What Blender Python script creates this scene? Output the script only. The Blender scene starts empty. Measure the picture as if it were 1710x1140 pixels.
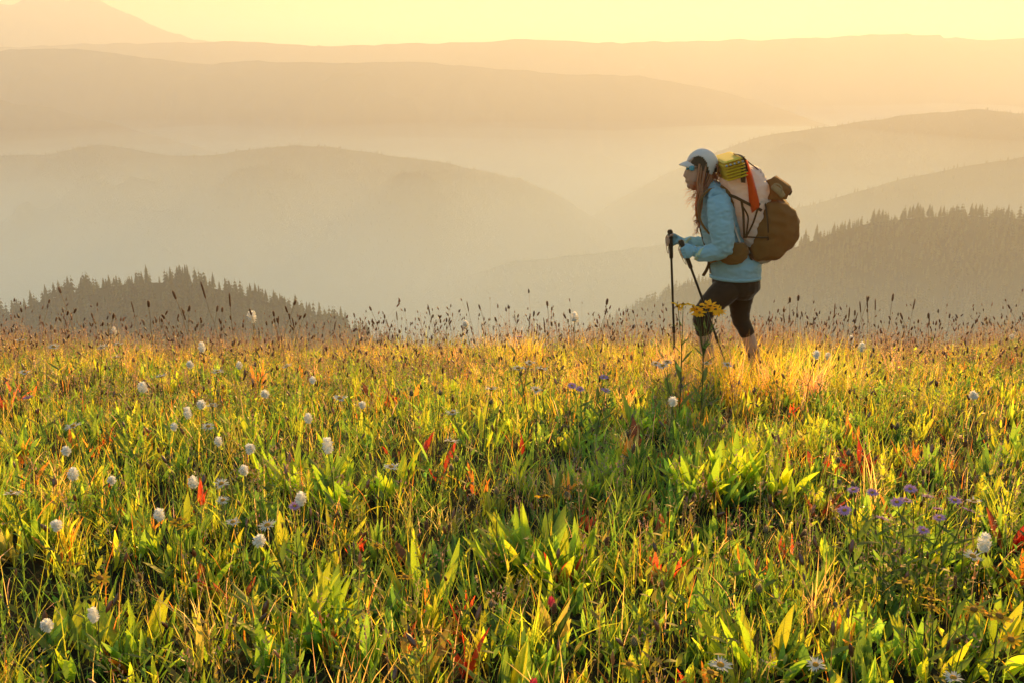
import bpy, bmesh, math, random
import numpy as np
from mathutils import Vector, Matrix

R = math.radians
rng = np.random.default_rng(7)
random.seed(7)
scene = bpy.context.scene
COL = scene.collection

# ------------------------------------------------------------------ camera
CAM_Z = 1.55
PITCH = R(15.6)
LENS = 35.0
FPX = 1710 * LENS / 36.0
cam_d = bpy.data.cameras.new('camera')
cam_d.lens = LENS
cam_d.sensor_width = 36.0
cam_d.clip_start = 0.05
cam_d.clip_end = 60000
cam = bpy.data.objects.new('camera', cam_d)
cam.location = (0, 0, CAM_Z)
cam.rotation_euler = (R(90) - PITCH, 0, 0)
COL.objects.link(cam)
scene.camera = cam

# ------------------------------------------------------------------ sky and sun
SUN_AZ, SUN_EL = R(22.0), R(14.0)      # azimuth clockwise from +Y
world = bpy.data.worlds.new('World')
scene.world = world
world.use_nodes = True
wn = world.node_tree.nodes
wn.clear()
sky = wn.new('ShaderNodeTexSky')
sky.sky_type = 'NISHITA'
sky.sun_disc = False
sky.sun_elevation = SUN_EL
sky.sun_rotation = SUN_AZ
sky.altitude = 1200
sky.air_density = 2.7
sky.dust_density = 0.0
sky.ozone_density = 5.0
bg = wn.new('ShaderNodeBackground')
bg.inputs['Strength'].default_value = 0.13
wo = wn.new('ShaderNodeOutputWorld')
world.node_tree.links.new(sky.outputs[0], bg.inputs[0])
world.node_tree.links.new(bg.outputs[0], wo.inputs[0])

sun_d = bpy.data.lights.new('sun', 'SUN')
sun_d.energy = 5.0
sun_d.angle = R(0.6)
sun_d.color = (1.0, 0.55, 0.13)
sun = bpy.data.objects.new('sun', sun_d)
sdir = Vector((math.sin(SUN_AZ) * math.cos(SUN_EL), math.cos(SUN_AZ) * math.cos(SUN_EL), math.sin(SUN_EL)))
sun.rotation_euler = sdir.to_track_quat('Z', 'Y').to_euler()
sun.location = (20, 50, 30)
COL.objects.link(sun)

MIST_TOPS = (-165.0, -205.0, -248.0, -295.0)
MIST_COLOR = (0.47, 0.77, 1.0)
MIST_DENSITY = 0.56e-3
HAZE_DENSITY = 3.8e-4
HAZE_G = 0.29
HAZE_ABSORB = (0.95, 0.90, 0.80)
HAZE_COLOR = (0.79, 0.83, 0.90)

scene.view_settings.view_transform = 'Standard'
scene.view_settings.look = 'None'
scene.view_settings.gamma = 1.0
scene.view_settings.use_curve_mapping = False
scene.view_settings.exposure = 0.88

scene.render.engine = 'CYCLES'
cy = scene.cycles
cy.use_denoising = True
try:
    cy.denoiser = 'OPENIMAGEDENOISE'
    cy.denoising_input_passes = 'RGB_ALBEDO_NORMAL'
except Exception:
    pass
cy.max_bounces = 8
cy.diffuse_bounces = 3
cy.glossy_bounces = 2
cy.transmission_bounces = 4
cy.volume_bounces = 4
cy.transparent_max_bounces = 6
cy.sample_clamp_indirect = 6.0
cy.use_adaptive_sampling = True
cy.adaptive_threshold = 0.02

# ------------------------------------------------------------------ helpers
def ray(px, py):
    """World direction through a pixel of the 1710 x 1140 photograph, used to measure where things stand."""
    u = (px - 855.0) / FPX
    v = (570.0 - py) / FPX
    return Vector((u, math.cos(PITCH) + v * math.sin(PITCH), -math.sin(PITCH) + v * math.cos(PITCH)))

def at_y(px, py, y):
    d = ray(px, py)
    t = y / d.y
    return Vector((d.x * t, y, CAM_Z + d.z * t))

def _hash(ix, iy, seed):
    h = (ix.astype(np.int64) * 374761393 + iy.astype(np.int64) * 668265263 + seed * 974634777) & 0x7fffffff
    h = ((h ^ (h >> 13)) * 1274126177) & 0x7fffffff
    h = h ^ (h >> 16)
    return (h & 0xffff) / 65535.0

def vnoise(x, y, seed=0):
    x = np.asarray(x, float); y = np.asarray(y, float)
    ix = np.floor(x); iy = np.floor(y)
    fx = x - ix; fy = y - iy
    fx = fx * fx * (3 - 2 * fx); fy = fy * fy * (3 - 2 * fy)
    a = _hash(ix, iy, seed); b = _hash(ix + 1, iy, seed)
    c = _hash(ix, iy + 1, seed); d = _hash(ix + 1, iy + 1, seed)
    return (a * (1 - fx) + b * fx) * (1 - fy) + (c * (1 - fx) + d * fx) * fy

def fbm(x, y, seed=0, oct=4):
    s = 0; a = 0.5; t = 0
    x = np.asarray(x, float); y = np.asarray(y, float)
    for o in range(oct):
        s = s + a * vnoise(x, y, seed + o * 17)
        t += a; a *= 0.5; x = x * 2.03 + 11.3; y = y * 2.03 + 5.7
    return s / t

def np_mesh(name, V, F, col=None, smooth=True, attr='Col'):
    """Mesh from numpy arrays; F is (n,3) or (n,4); col is per-vertex rgb."""
    V = np.ascontiguousarray(V, np.float32); F = np.ascontiguousarray(F, np.int32)
    me = bpy.data.meshes.new(name)
    n, k = F.shape
    me.vertices.add(len(V)); me.vertices.foreach_set('co', V.ravel())
    me.loops.add(n * k); me.loops.foreach_set('vertex_index', F.ravel())
    me.polygons.add(n)
    me.polygons.foreach_set('loop_start', np.arange(0, n * k, k, dtype=np.int32))
    me.polygons.foreach_set('loop_total', np.full(n, k, np.int32))
    if smooth:
        me.polygons.foreach_set('use_smooth', np.ones(n, bool))
    if col is not None:
        a = me.attributes.new(attr, 'FLOAT_COLOR', 'POINT')
        c = np.ones((len(V), 4), np.float32); c[:, :3] = col
        a.data.foreach_set('color', c.ravel())
    me.update(calc_edges=True)
    me.validate()
    return me

def link(name, data, mat=None, parent=None, loc=None):
    o = bpy.data.objects.new(name, data)
    COL.objects.link(o)
    if mat is not None and data is not None:
        if len(data.materials) == 0:
            data.materials.append(mat)
    if parent is not None:
        o.parent = parent
    if loc is not None:
        o.location = loc
    return o

def tag(o, label=None, cat=None, group=None, kind=None):
    if label: o['label'] = label
    if cat: o['category'] = cat
    if group: o['group'] = group
    if kind: o['kind'] = kind
    return o

def empty(name, loc=(0, 0, 0), rz=0.0):
    o = bpy.data.objects.new(name, None)
    o.empty_display_size = 0.1
    o.location = loc
    o.rotation_euler = (0, 0, rz)
    COL.objects.link(o)
    return o

def mat_new(name):
    m = bpy.data.materials.new(name)
    m.use_nodes = True
    m.node_tree.nodes.clear()
    out = m.node_tree.nodes.new('ShaderNodeOutputMaterial')
    return m, m.node_tree.nodes, m.node_tree.links, out

def leaf_mat(name, front=1.0, trans=1.0, mix=0.5, rough=0.45, gloss=0.08, color=None, tint=(1, 1, 1)):
    """Thin plant tissue: reflects, lets light through and has a slight waxy sheen; colour from the 'Col' attribute or fixed."""
    m, N, L, out = mat_new(name)
    if color is None:
        src = N.new('ShaderNodeAttribute'); src.attribute_name = 'Col'
        csock = src.outputs['Color']
    else:
        src = N.new('ShaderNodeRGB'); src.outputs[0].default_value = (*color, 1)
        csock = src.outputs[0]
    tc = N.new('ShaderNodeTexCoord')
    ns = N.new('ShaderNodeTexNoise'); ns.inputs['Scale'].default_value = 60.0; ns.inputs['Detail'].default_value = 3
    L.new(tc.outputs['Object'], ns.inputs['Vector'])
    mr = N.new('ShaderNodeMapRange'); mr.inputs[3].default_value = 0.7; mr.inputs[4].default_value = 1.3
    L.new(ns.outputs['Fac'], mr.inputs[0])
    mul = N.new('ShaderNodeVectorMath'); mul.operation = 'SCALE'
    L.new(csock, mul.inputs[0]); L.new(mr.outputs[0], mul.inputs['Scale'])
    df = N.new('ShaderNodeBsdfDiffuse')
    s1 = N.new('ShaderNodeVectorMath'); s1.operation = 'SCALE'; s1.inputs['Scale'].default_value = front
    L.new(mul.outputs[0], s1.inputs[0]); L.new(s1.outputs[0], df.inputs['Color'])
    tr = N.new('ShaderNodeBsdfTranslucent')
    s2 = N.new('ShaderNodeVectorMath'); s2.operation = 'MULTIPLY'; s2.inputs[1].default_value = [trans * t for t in tint]
    L.new(mul.outputs[0], s2.inputs[0]); L.new(s2.outputs[0], tr.inputs['Color'])
    mx = N.new('ShaderNodeMixShader'); mx.inputs[0].default_value = mix
    L.new(df.outputs[0], mx.inputs[1]); L.new(tr.outputs[0], mx.inputs[2])
    if gloss > 0:
        gl = N.new('ShaderNodeBsdfGlossy'); gl.inputs['Roughness'].default_value = rough
        gl.inputs['Color'].default_value = (0.8, 0.8, 0.8, 1)
        m2 = N.new('ShaderNodeMixShader'); m2.inputs[0].default_value = gloss
        L.new(mx.outputs[0], m2.inputs[1]); L.new(gl.outputs[0], m2.inputs[2])
        L.new(m2.outputs[0], out.inputs[0])
    else:
        L.new(mx.outputs[0], out.inputs[0])
    return m

def solid_mat(name, color, rough=0.7, spec=0.3, var=0.2, scale=40.0, bump=0.0, metallic=0.0, trans=0.0, trcol=None, sheen=0.35):
    m, N, L, out = mat_new(name)
    b = N.new('ShaderNodeBsdfPrincipled')
    tc = N.new('ShaderNodeTexCoord')
    ns = N.new('ShaderNodeTexNoise'); ns.inputs['Scale'].default_value = scale; ns.inputs['Detail'].default_value = 5
    L.new(tc.outputs['Object'], ns.inputs['Vector'])
    cr = N.new('ShaderNodeMix'); cr.data_type = 'RGBA'
    cr.inputs[6].default_value = (*[c * (1 - var) for c in color], 1)
    cr.inputs[7].default_value = (*[min(1, c * (1 + var)) for c in color], 1)
    L.new(ns.outputs['Fac'], cr.inputs[0])
    L.new(cr.outputs[2], b.inputs['Base Color'])
    b.inputs['Roughness'].default_value = rough
    b.inputs['Specular IOR Level'].default_value = spec
    b.inputs['Metallic'].default_value = metallic
    b.inputs['Sheen Weight'].default_value = sheen
    b.inputs['Sheen Roughness'].default_value = 0.35
    if bump:
        bp = N.new('ShaderNodeBump'); bp.inputs['Strength'].default_value = bump; bp.inputs['Distance'].default_value = 0.004
        L.new(ns.outputs['Fac'], bp.inputs['Height']); L.new(bp.outputs[0], b.inputs['Normal'])
    if trans > 0:
        tr = N.new('ShaderNodeBsdfTranslucent')
        tr.inputs['Color'].default_value = (*(trcol or color), 1)
        mx = N.new('ShaderNodeMixShader'); mx.inputs[0].default_value = trans
        L.new(b.outputs[0], mx.inputs[1]); L.new(tr.outputs[0], mx.inputs[2])
        L.new(mx.outputs[0], out.inputs[0])
    else:
        L.new(b.outputs[0], out.inputs[0])
    return m
# ------------------------------------------------------------------ terrain
FLOOR = -700.0
GA = 0.0146
def ground_z(x, y):
    x = np.asarray(x, float); y = np.asarray(y, float)
    yy = np.maximum(y, 0)
    ymax = 19.0
    z = np.where(yy < ymax, -GA * yy * yy, -GA * ymax * ymax - 2 * GA * ymax * (yy - ymax))
    far = np.clip((yy - 20) / 60, 0, 1)
    z = z + (fbm(x * 0.9 + 3, y * 0.9, 3, 3) - 0.5) * 0.26 * (1 - far) + (fbm(x * 0.02, y * 0.02, 5, 4) - 0.5) * 14 * far
    fl = FLOOR + (fbm(x * 0.002, y * 0.002, 9, 4) - 0.5) * 70
    k = 40.0                                # smooth max with the valley floor
    d = np.clip(0.5 + 0.5 * (z - fl) / k, 0, 1)
    return fl * (1 - d) + z * d + k * d * (1 - d) * 1.0

def gz(x, y):
    return float(ground_z(np.array([x]), np.array([y]))[0])

def ground_mat():
    m, N, L, out = mat_new('soil_and_turf')
    b = N.new('ShaderNodeBsdfPrincipled'); b.inputs['Roughness'].default_value = 0.95; b.inputs['Specular IOR Level'].default_value = 0.1
    tc = N.new('ShaderNodeTexCoord')
    n1 = N.new('ShaderNodeTexNoise'); n1.inputs['Scale'].default_value = 14; n1.inputs['Detail'].default_value = 8
    L.new(tc.outputs['Object'], n1.inputs['Vector'])
    n2 = N.new('ShaderNodeTexNoise'); n2.inputs['Scale'].default_value = 0.01; n2.inputs['Detail'].default_value = 6
    L.new(tc.outputs['Object'], n2.inputs['Vector'])
    r1 = N.new('ShaderNodeValToRGB')
    r1.color_ramp.elements[0].color = (0.012, 0.010, 0.006, 1); r1.color_ramp.elements[0].position = 0.35
    r1.color_ramp.elements[1].color = (0.04, 0.035, 0.015, 1); r1.color_ramp.elements[1].position = 0.7
    L.new(n1.outputs['Fac'], r1.inputs[0])
    r2 = N.new('ShaderNodeValToRGB')
    r2.color_ramp.elements[0].color = (0.035, 0.05, 0.02, 1); r2.color_ramp.elements[0].position = 0.4
    r2.color_ramp.elements[1].color = (0.13, 0.11, 0.05, 1); r2.color_ramp.elements[1].position = 0.62
    L.new(n2.outputs['Fac'], r2.inputs[0])
    sp = N.new('ShaderNodeSeparateXYZ'); L.new(tc.outputs['Object'], sp.inputs[0])
    mr = N.new('ShaderNodeMapRange'); mr.inputs[1].default_value = 15; mr.inputs[2].default_value = 60
    L.new(sp.outputs['Y'], mr.inputs[0])
    mx = N.new('ShaderNodeMix'); mx.data_type = 'RGBA'
    L.new(mr.outputs[0], mx.inputs[0]); L.new(r1.outputs[0], mx.inputs[6]); L.new(r2.outputs[0], mx.inputs[7])
    L.new(mx.outputs[2], b.inputs['Base Color'])
    L.new(b.outputs[0], out.inputs[0])
    return m

def build_ground():
    rad = np.concatenate([np.linspace(0.3, 14, 70), np.geomspace(14.4, 9500, 110)])
    ang = np.radians(np.linspace(0, 360, 181)[:-1])
    rr, aa = np.meshgrid(rad, ang, indexing='ij')
    x = (rr * np.sin(aa)).ravel(); y = (rr * np.cos(aa)).ravel()
    V = np.stack([x, y, ground_z(x, y)], 1)
    nr, na = rr.shape
    i, j = np.meshgrid(np.arange(nr - 1), np.arange(na), indexing='ij')
    j2 = (j + 1) % na
    F = np.stack([(i * na + j).ravel(), (i * na + j2).ravel(), ((i + 1) * na + j2).ravel(), ((i + 1) * na + j).ravel()], 1)[:, ::-1]
    c = len(V)
    V = np.vstack([V, [[0, 0, gz(0, 0)]]])
    o = link('ground', np_mesh('ground', V, F), ground_mat())
    # close the hub with a small fan
    bm = bmesh.new(); bm.from_mesh(o.data); bm.verts.ensure_lookup_table()
    for k in range(na):
        bm.faces.new((bm.verts[c], bm.verts[(k + 1) % na], bm.verts[k]))
    bm.to_mesh(o.data); bm.free()
    tag(o, 'sloping meadow ground dropping away into the misty valley', 'ground', kind='structure')
build_ground()

def hill_mat(name, dark, light, scale):
    m, N, L, out = mat_new(name)
    b = N.new('ShaderNodeBsdfPrincipled'); b.inputs['Roughness'].default_value = 1.0; b.inputs['Specular IOR Level'].default_value = 0.0
    tc = N.new('ShaderNodeTexCoord')
    n1 = N.new('ShaderNodeTexNoise'); n1.inputs['Scale'].default_value = scale; n1.inputs['Detail'].default_value = 9; n1.inputs['Roughness'].default_value = 0.62
    L.new(tc.outputs['Object'], n1.inputs['Vector'])
    r1 = N.new('ShaderNodeValToRGB')
    r1.color_ramp.elements[0].color = (*dark, 1); r1.color_ramp.elements[0].position = 0.42
    r1.color_ramp.elements[1].color = (*light, 1); r1.color_ramp.elements[1].position = 0.66
    L.new(n1.outputs['Fac'], r1.inputs[0]); L.new(r1.outputs[0], b.inputs['Base Color'])
    L.new(b.outputs[0], out.inputs[0])
    return m
M_FOREST = hill_mat('forested_slope', (0.035, 0.045, 0.018), (0.085, 0.085, 0.035), 0.012)
M_RANGE = hill_mat('distant_range', (0.016, 0.022, 0.014), (0.05, 0.048, 0.03), 0.006)

HILL_FN = {}
def make_hill(key, label, D, pts, width_f, width_b, mat, lower=0.0, seed=1, rough=1.0, wob=0.06, nu=170, nv=50, pw=1.25, floor=None):
    """A ridge whose crest runs through the listed skyline pixels at the distance D; both flanks fall to the valley floor."""
    floor = FLOOR - 40 if floor is None else floor
    pts = np.array(pts, float)
    def crest(px):
        return np.interp(px, pts[:, 0], pts[:, 1])
    px = np.linspace(pts[0, 0], pts[-1, 0], nu)
    py = crest(px)
    k = np.array([0.25, 0.5, 0.25])
    for _ in range(2):
        py[1:-1] = np.convolve(py, k, 'same')[1:-1]
    cx = np.zeros(nu); cz = np.zeros(nu)
    Dv = D * (1 + wob * (fbm(px * 0.004, np.full(nu, seed * 3.1), seed, 3) - 0.5) * 2)
    for i in range(nu):
        p = at_y(px[i], py[i], Dv[i]); cx[i] = p.x; cz[i] = p.z - lower
    cz += (fbm(cx * 0.02, np.zeros(nu), seed + 40, 3) - 0.5) * D * 0.0035 * rough
    t = np.concatenate([-np.linspace(1, 0, nv)[:-1] ** 1.5, np.linspace(0, 1, nv // 2) ** 1.5])
    T, U = np.meshgrid(t, np.arange(nu), indexing='ij')
    CX, CZ, DV = cx[U], cz[U], Dv[U]
    Y = DV + np.where(T < 0, T * width_f, T * width_b)
    X = CX * (1 + (Y - DV) / DV * 0.35)
    prof = np.abs(T) ** pw
    Z = CZ - (CZ - floor) * prof
    spur = (fbm(X * 0.0075, Y * 0.004, seed + 7, 6) - 0.5)
    Z = Z + spur * 0.62 * (CZ - floor) * np.clip(np.abs(T) * 3.0, 0, 1) * (1 - prof) * rough
    V = np.stack([X.ravel(), Y.ravel(), Z.ravel()], 1)
    a, b = T.shape
    i, j = np.meshgrid(np.arange(a - 1), np.arange(b - 1), indexing='ij')
    F = np.stack([(i * b + j).ravel(), (i * b + j + 1).ravel(), ((i + 1) * b + j + 1).ravel(), ((i + 1) * b + j).ravel()], 1)
    o = link('hill', np_mesh('hill', V, F), mat)
    tag(o, label, 'hill', kind='structure')
    HILL_FN[key] = (V.reshape(a, b, 3), t)
    return o

make_hill('knoll', 'low rounded knoll bristling with conifers behind the grass', 800,
          [(-420, 640), (-200, 585), (-80, 548), (0, 532), (60, 507), (130, 487), (200, 476), (260, 472), (330, 478), (400, 491), (470, 511), (540, 536), (620, 566), (760, 610)],
          420, 380, M_FOREST, seed=2, rough=0.5, wob=0.02)
make_hill('wood_ridge', 'forested ridge rising behind the hiker and backpack', 1050,
          [(820, 640), (930, 580), (1000, 553), (1060, 520), (1130, 488), (1200, 462), (1290, 427), (1380, 394), (1450, 374), (1540, 364), (1620, 362), (1710, 366), (1900, 356), (2200, 380)],
          700, 620, M_FOREST, seed=3, rough=0.7, wob=0.03)
make_hill('spur', 'faint low spur in the mist beyond the forested ridge', 1750,
          [(640, 540), (760, 470), (860, 437), (950, 428), (1050, 421), (1130, 405), (1250, 370), (1400, 330), (1500, 302), (1600, 280), (1710, 262), (1950, 250)],
          800, 600, M_RANGE, seed=4)
make_hill('mid_left', 'broad hazy ridge with two gentle humps in the mid distance', 2250,
          [(-700, 300), (-300, 262), (-100, 255), (0, 259), (80, 262), (140, 246), (180, 241), (230, 250), (300, 263), (370, 259), (430, 248), (480, 242), (560, 247), (650, 259), (760, 276), (860, 297), (940, 330), (1000, 370), (1100, 430), (1250, 520)],
          1000, 700, M_RANGE, seed=5)
make_hill('mid_right', 'long hazy ridge climbing behind the cap and pack', 2400,
          [(700, 540), (850, 442), (950, 388), (1050, 322), (1150, 272), (1250, 233), (1350, 216), (1450, 201), (1550, 188), (1630, 183), (1710, 190), (1900, 178), (2400, 200)],
          1000, 700, M_RANGE, seed=6)
make_hill('slope', 'shadowed slope sinking from the frame edge into haze', 2800,
          [(-800, 190), (-300, 165), (0, 170), (60, 176), (130, 191), (220, 216), (330, 246), (480, 300), (600, 340)],
          600, 400, M_RANGE, seed=11)
make_hill('third', 'undulating far ridge line below the highest range', 3300,
          [(-900, 110), (-300, 92), (0, 86), (60, 80), (150, 83), (240, 96), (330, 108), (430, 103), (560, 105), (700, 103), (800, 112), (950, 126), (1060, 126), (1150, 141), (1250, 165), (1400, 215), (1600, 290)],
          800, 500, M_RANGE, seed=8)
make_hill('range', 'highest long range along the horizon under the sun', 4300,
          [(-1300, 100), (-300, 84), (0, 80), (130, 74), (260, 73), (400, 69), (520, 77), (680, 74), (800, 70), (870, 65), (1000, 72), (1150, 70), (1290, 66), (1400, 62), (1490, 56), (1570, 62), (1650, 68), (1710, 64), (1900, 58), (2300, 70), (3000, 90)],
          900, 500, M_RANGE, seed=9, nu=240)
make_hill('mountain', 'jagged far mountain fading into orange haze', 5700,
          [(-900, 60), (-400, 20), (-200, 22), (-100, 12), (-40, 4), (0, 6), (18, 9), (40, 0), (62, -9), (90, -5), (112, 3), (150, -6), (165, 0), (185, 12), (230, 30), (260, 44), (320, 64), (400, 80), (600, 110)],
          700, 400, M_RANGE, seed=10, nu=240, rough=1.0, wob=0.01)

# ------------------------------------------------------------------ conifers
M_NEEDLE = leaf_mat('conifer_needles', mix=0.4, trans=1.3, gloss=0.03, rough=0.6)
M_BARK = solid_mat('conifer_bark', (0.06, 0.045, 0.03), 0.95, 0.1, 0.3, 4.0)

def conifer_arrays(seed, tiers=9, pts=11, h=1.0):
    """Unit-height conifer crown: ragged whorls of drooping boughs round the stem."""
    r = np.random.default_rng(seed)
    V, F, C = [], [], []
    lean = r.normal(0, 0.012, 2)
    for k in range(tiers):
        f = k / (tiers - 1)
        z0 = 0.10 + 0.84 * f
        rad = (0.19 * (1 - f) ** 0.75 + 0.02) * r.uniform(0.8, 1.2)
        top = z0 + 0.24 * (1 - 0.55 * f)
        n = pts if f < 0.7 else max(5, pts - 4)
        a0 = r.uniform(0, 6.28)
        base = len(V)
        V.append((lean[0] * top, lean[1] * top, min(top, 1.0)))
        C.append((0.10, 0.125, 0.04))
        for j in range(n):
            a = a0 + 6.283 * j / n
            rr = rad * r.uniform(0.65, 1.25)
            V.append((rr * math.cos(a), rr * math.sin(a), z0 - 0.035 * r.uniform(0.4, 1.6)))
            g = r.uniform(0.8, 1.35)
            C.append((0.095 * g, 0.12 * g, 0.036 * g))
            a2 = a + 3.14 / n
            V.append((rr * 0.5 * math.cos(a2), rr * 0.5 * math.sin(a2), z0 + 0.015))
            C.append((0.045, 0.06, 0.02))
        for j in range(2 * n):
            F.append((base, base + 1 + j, base + 1 + (j + 1) % (2 * n)))
    return np.array(V), np.array(F), np.array(C)

def trunk_mesh():
    V, F = [], []
    for k, (z, r) in enumerate(((-0.06, 0.022), (0.25, 0.018), (0.95, 0.003))):
        for j in range(6):
            V.append((r * math.cos(j * 1.0472), r * math.sin(j * 1.0472), z))
    for k in range(2):
        for j in range(6):
            F.append((k * 6 + j, k * 6 + (j + 1) % 6, k * 6 + 6 + (j + 1) % 6, k * 6 + 6 + j))
    me = np_mesh('trunk', np.array(V), np.array(F)); me.materials.append(M_BARK)
    return me

crowns = []
for s in range(7):
    v, f, c = conifer_arrays(100 + s)
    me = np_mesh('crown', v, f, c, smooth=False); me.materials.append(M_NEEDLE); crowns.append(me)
small = [conifer_arrays(200 + s, tiers=5, pts=6) for s in range(5)]
TRUNK = trunk_mesh()

def hill_points(key, n, seed, tmin, tmax, pxmin=-60, pxmax=1780):
    """Random standing places on the camera-side flank and the crest of a hill."""
    G, t = HILL_FN[key]
    r = np.random.default_rng(seed)
    rows = np.where((t >= tmin) & (t <= tmax))[0]
    lo, hi = rows[0], rows[-1] - 1
    n0 = n; tt = r.uniform(tmin, tmax, n * 3); fi = np.interp(tt, t, np.arange(len(t)))
    fi = np.clip(fi, lo, hi + 0.999); fj = r.uniform(0, G.shape[1] - 1.001, n * 3)
    i = fi.astype(int); j = fj.astype(int); a = (fi - i)[:, None]; b = (fj - j)[:, None]
    P = (G[i, j] * (1 - a) + G[i + 1, j] * a) * (1 - b) + (G[i, j + 1] * (1 - a) + G[i + 1, j + 1] * a) * b
    u = P[:, 0] / (P[:, 1] * math.cos(PITCH) - (P[:, 2] - CAM_Z) * math.sin(PITCH)) * FPX + 855
    keep = (u > pxmin) & (u < pxmax)
    return P[keep][:n]

def proj_y(P):
    P = np.atleast_2d(P)
    y, z = P[:, 1], P[:, 2] - CAM_Z
    fw = y * math.cos(PITCH) - z * math.sin(PITCH)
    up = y * math.sin(PITCH) + z * math.cos(PITCH)
    return 855 + P[:, 0] / fw * FPX, 570 - up / fw * FPX

def plant_conifers(key, n_single, n_mass, seed, h, label, group, mass_label, tmin=-0.42):
    P = hill_points(key, n_single + n_mass, seed, tmin, 0.02)
    G, t = HILL_FN[key]
    # the crest and the nearest visible trees are built singly
    ux, uy = proj_y(P)
    icrest = np.argmin(np.abs(t))
    cxx, cyy = proj_y(G[icrest])
    order = np.argsort(cxx)
    above = np.interp(ux, cxx[order], cyy[order])
    score = (uy - above)
    vis = (uy < 640)
    idx = np.argsort(np.where(vis, np.abs(score), 1e9))
    single, rest = idx[:n_single], idx[n_single:]
    r = np.random.default_rng(seed + 1)
    for q, k in enumerate(single):
        p = P[k]; s = h * (0.55 + 0.9 * float(fbm(np.array([p[0] * 0.03]), np.array([p[1] * 0.03]), 5, 2)[0])) * r.uniform(0.5, 1.15) * (1.2 if r.random() < 0.12 else 1.0)
        e = empty('conifer', (p[0], p[1], p[2] - 0.3), r.uniform(0, 6.28))
        w = r.uniform(0.85, 1.2)
        e.scale = (s * w, s * w, s)
        tag(e, label, 'tree', group)
        c = bpy.data.objects.new('crown', crowns[r.integers(0, 7)]); COL.objects.link(c); c.parent = e
        tk = bpy.data.objects.new('trunk', TRUNK); COL.objects.link(tk); tk.parent = e
    Vs, Fs, Cs = [], [], []; off = 0
    cl = fbm(P[:, 0] * 0.03, P[:, 1] * 0.03, 5, 2)
    for k in rest:
        v, f, c = small[r.integers(0, 5)]
        s = h * (0.45 + 1.1 * cl[k]) * r.uniform(0.45, 1.15); a = r.uniform(0, 6.28); w = s * r.uniform(0.9, 1.3)
        ca, sa = math.cos(a) * w, math.sin(a) * w
        vv = np.stack([v[:, 0] * ca - v[:, 1] * sa + P[k][0], v[:, 0] * sa + v[:, 1] * ca + P[k][1], v[:, 2] * s + P[k][2] - 0.5], 1)
        Vs.append(vv); Fs.append(f + off); Cs.append(c * r.uniform(0.75, 1.3)); off += len(v)
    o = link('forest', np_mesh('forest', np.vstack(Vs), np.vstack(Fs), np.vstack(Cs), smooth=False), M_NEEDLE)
    tag(o, mass_label, 'forest', kind='stuff')

plant_conifers('knoll', 150, 3400, 21, 13.0, 'small dark conifer on the rounded knoll, one of its many firs', 'conifers on the rounded knoll', 'dense mass of conifers clothing the rounded knoll', -0.32)
plant_conifers('wood_ridge', 140, 5200, 22, 14.0, 'hazy conifer along the crest of the forested ridge', 'conifers along the forested ridge crest', 'hazy conifer forest covering the ridge below its crest')

def fringe(key, n, seed, h, label):
    """Far woods as one mass of little cones, fuzzing the crest and flank."""
    P = hill_points(key, n, seed, -0.5, 0.02, -300, 2000)
    r = np.random.default_rng(seed)
    V = np.zeros((len(P), 6, 3)); s = h * r.uniform(0.5, 1.2, len(P))
    for j in range(5):
        V[:, j, 0] = P[:, 0] + 0.2 * s * math.cos(j * 1.2566); V[:, j, 1] = P[:, 1] + 0.2 * s * math.sin(j * 1.2566); V[:, j, 2] = P[:, 2] - 1
    V[:, 5] = P; V[:, 5, 2] += s
    F = np.array([[j, (j + 1) % 5, 5] for j in range(5)])
    F = (F[None] + 6 * np.arange(len(P))[:, None, None]).reshape(-1, 3)
    C = np.repeat(np.array([[0.045, 0.055, 0.025]]) * r.uniform(0.6, 1.4, (len(P), 1)), 6, 0)
    o = link('far_forest', np_mesh('far_forest', V.reshape(-1, 3), F, C, smooth=False), M_NEEDLE)
    tag(o, label, 'forest', kind='stuff')
fringe('mid_left', 6500, 31, 7, 'far woods roughening the two-humped hazy ridge')
fringe('mid_right', 5500, 32, 7, 'far woods roughening the hazy ridge behind the cap')
fringe('spur', 3500, 33, 8, 'misty woods on the low spur')

# ------------------------------------------------------------------ haze
def build_haze():
    top = max(float(G[:, :, 2].max()) for G, t in HILL_FN.values()) + 6.0
    me = bpy.data.meshes.new('haze')
    bm = bmesh.new()
    bmesh.ops.create_cube(bm, size=1.0)
    for v in bm.verts:
        v.co.x *= 24000; v.co.y = v.co.y * 20400 + 100
        v.co.z = top if v.co.z > 0 else FLOOR - 120
    bm.to_mesh(me); bm.free()
    m, N, L, out = mat_new('haze_air')
    v = N.new('ShaderNodeVolumePrincipled')
    v.inputs['Color'].default_value = (*HAZE_COLOR, 1)
    v.inputs['Absorption Color'].default_value = (*HAZE_ABSORB, 1)
    v.inputs['Density'].default_value = HAZE_DENSITY
    v.inputs['Anisotropy'].default_value = HAZE_G
    L.new(v.outputs[0], out.inputs['Volume'])
    o = link('haze', me, m)
    tag(o, 'warm sunlit haze filling the valleys between the ridges', 'haze', kind='stuff')
    o.display_type = 'WIRE'
build_haze()

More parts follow.
